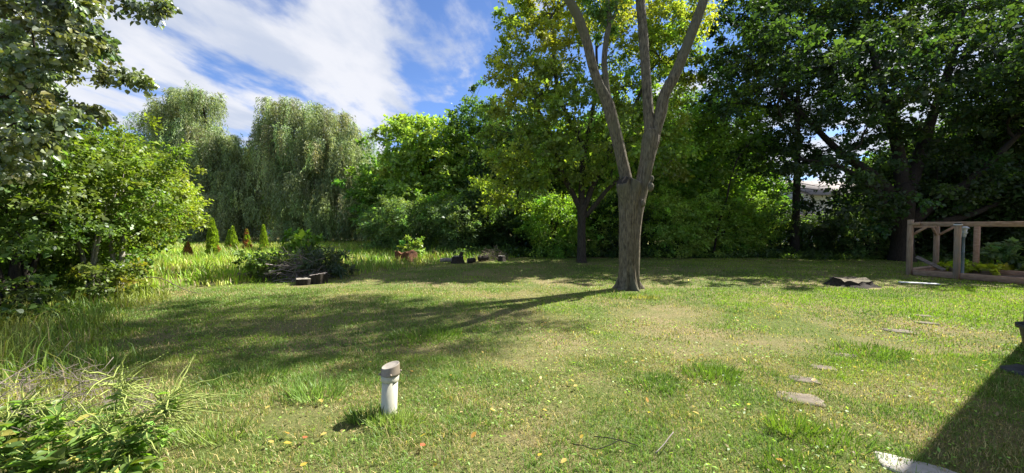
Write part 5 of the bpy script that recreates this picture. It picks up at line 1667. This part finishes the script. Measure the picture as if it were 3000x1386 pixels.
TGN = (.085, .14, .02); TGD = (.065, .11, .02)
for i, (lab, x, y, r, h, n, c) in enumerate((
        ('bright green grass tuft on the dry lawn right of the middle', 2085, 1100, .20, .13, 420, TGN), ('smaller dark tuft left of the bright tuft on the dry lawn', 1930, 1125, .2, .11, 260, TGD), ('long-bladed tuft left of the vent pipe', 925, 1160, .16, .18, 260, (.13, .2, .05)),
        ('grass tuft at the left foot of the vent pipe', 1085, 1225, .12, .14, 240, TGD), ('grass tuft in front of the vent pipe', 1160, 1240, .13, .13, 260, (.15, .2, .05)), ('upright weedy tuft below the nearest stepping stone', 2320, 1265, .10, .18, 150, (.10, .155, .02)),
        ('coarse green tuft right of the upright weedy tuft', 2430, 1290, .18, .13, 260, TGN), ('coarse tuft at the lower edge of the shadow band', 1250, 985, .35, .13, 480, TGN), ('green tuft near the overgrown stepping stone', 2540, 1030, .3, .12, 360, TGN),
        ('green tuft at the bottom edge left of the concrete slab', 2330, 1370, .15, .10, 260, TGN), ('grass tuft at the shade edge left of the long-bladed tuft', 720, 1110, .25, .14, 320, TGD), ('ragged grass at the left foot of the forked trunk', 1815, 868, .26, .12, 200, TGN), ('dry grass tuft at the right foot of the forked trunk', 1890, 872, .22, .10, 160, (.2, .19, .06)), ('tuft at the left edge of the lawn beside the seed-spike weeds', 640, 1270, .16, .13, 240, (.14, .19, .05)))):
    tuft(lab, x, y, r, h, n, 300 + i, c)


def build_lawn_weeds():
    rng = np.random.default_rng(88)
    n = 9000
    x, y = band(n, 2.1, 6.5, rng)
    k = (vnoise(x, y, 1.3, 71, 3) > .5) & not_in_holes(x, y) & (x > -3 - (y - 2.9) * .8)
    x, y = x[k], y[k]; n = len(x)
    P = np.stack([x, y, hz(x, y) + rng.uniform(.01, .04, n)], 1)
    D = np.stack([rng.normal(0, 1, n), rng.normal(0, 1, n), rng.uniform(-.1, .6, n)], 1)
    c = np.array([.12, .19, .035]) * rng.lognormal(0, .3, (n, 1))
    c = np.where((rng.uniform(0, 1, n) < .10)[:, None], np.array([.2, .15, .075]) * rng.lognormal(0, .3, (n, 1)), c)
    o = link('lawn_weeds', leaves_mesh('lawn_weeds', P, D, np.tile([0, 0, 1.0], (n, 1)) + rng.normal(0, .4, (n, 3)), .026 * rng.lognormal(0, .3, n), .018, c, M['leaf'], 'diamond'))
    tag(o, 'small clover and plantain leaves mixed through the near lawn', 'lawn weeds', kind='stuff')


build_lawn_weeds()


def build_undergrowth():  # dark leaves added to cover lit ground showing under the shrubs
    rng = np.random.default_rng(89)
    n = 26000
    x = rng.uniform(-4, 26, n)
    y = 18.4 + np.where(x > 12, -(x - 12) * .28, 0) + rng.uniform(0, 1, n) ** 1.5 * 4.5 + (vnoise(x, x * 0, .6, 91, 2) - .5) * 1.2
    h = .55 * (.4 + vnoise(x, y, .8, 92, 3)) * np.clip((y - 17.8) * .8, .3, 1)
    P = np.stack([x, y, rng.uniform(0, 1, n) * h], 1)
    c = np.array([.045, .075, .018]) * rng.lognormal(0, .3, (n, 1))
    o = link('undergrowth', leaves_mesh('undergrowth', P, rng.normal(0, 1, (n, 3)) + [0, 0, .3], rng.normal(0, 1, (n, 3)) + [0, 0, .6], .14, .09, c, M['leaf']))
    tag(o, 'low dark leafy undergrowth added to darken the foot of the back shrubs', 'undergrowth', kind='stuff')


build_undergrowth()


def build_sapling():
    rng = np.random.default_rng(90)
    Y = 18.6
    B = zat(1795, 640, Y); B[2] = 0
    l = [(*B, .05), (*zat(1806, 570, Y), .045), (*zat(1826, 510, Y), .04), (*zat(1838, 450, Y), .034), (*zat(1858, 395, Y), .026), (*zat(1890, 355, Y), .014)]
    l2 = [(*zat(1838, 452, Y), .02), (*zat(1870, 440, Y + .2), .014), (*zat(1910, 420, Y + .3), .007)]
    e = [(zat(1890, 350, Y + .3), (.8, .6, .4)), (zat(1800, 500, Y + .3), (.7, .6, .5))]
    make_tree('leaning_sapling', 'thin bare leaning sapling right of the slim twin-trunked tree', 'tree', B, [l, l2], e, rng, n=16, mind=.3, rad=(.25, .4), twigs=7, per=7, leaf=(.12, .09), col=(.06, .1, .02), rtip=.006, sides=6)


build_sapling()
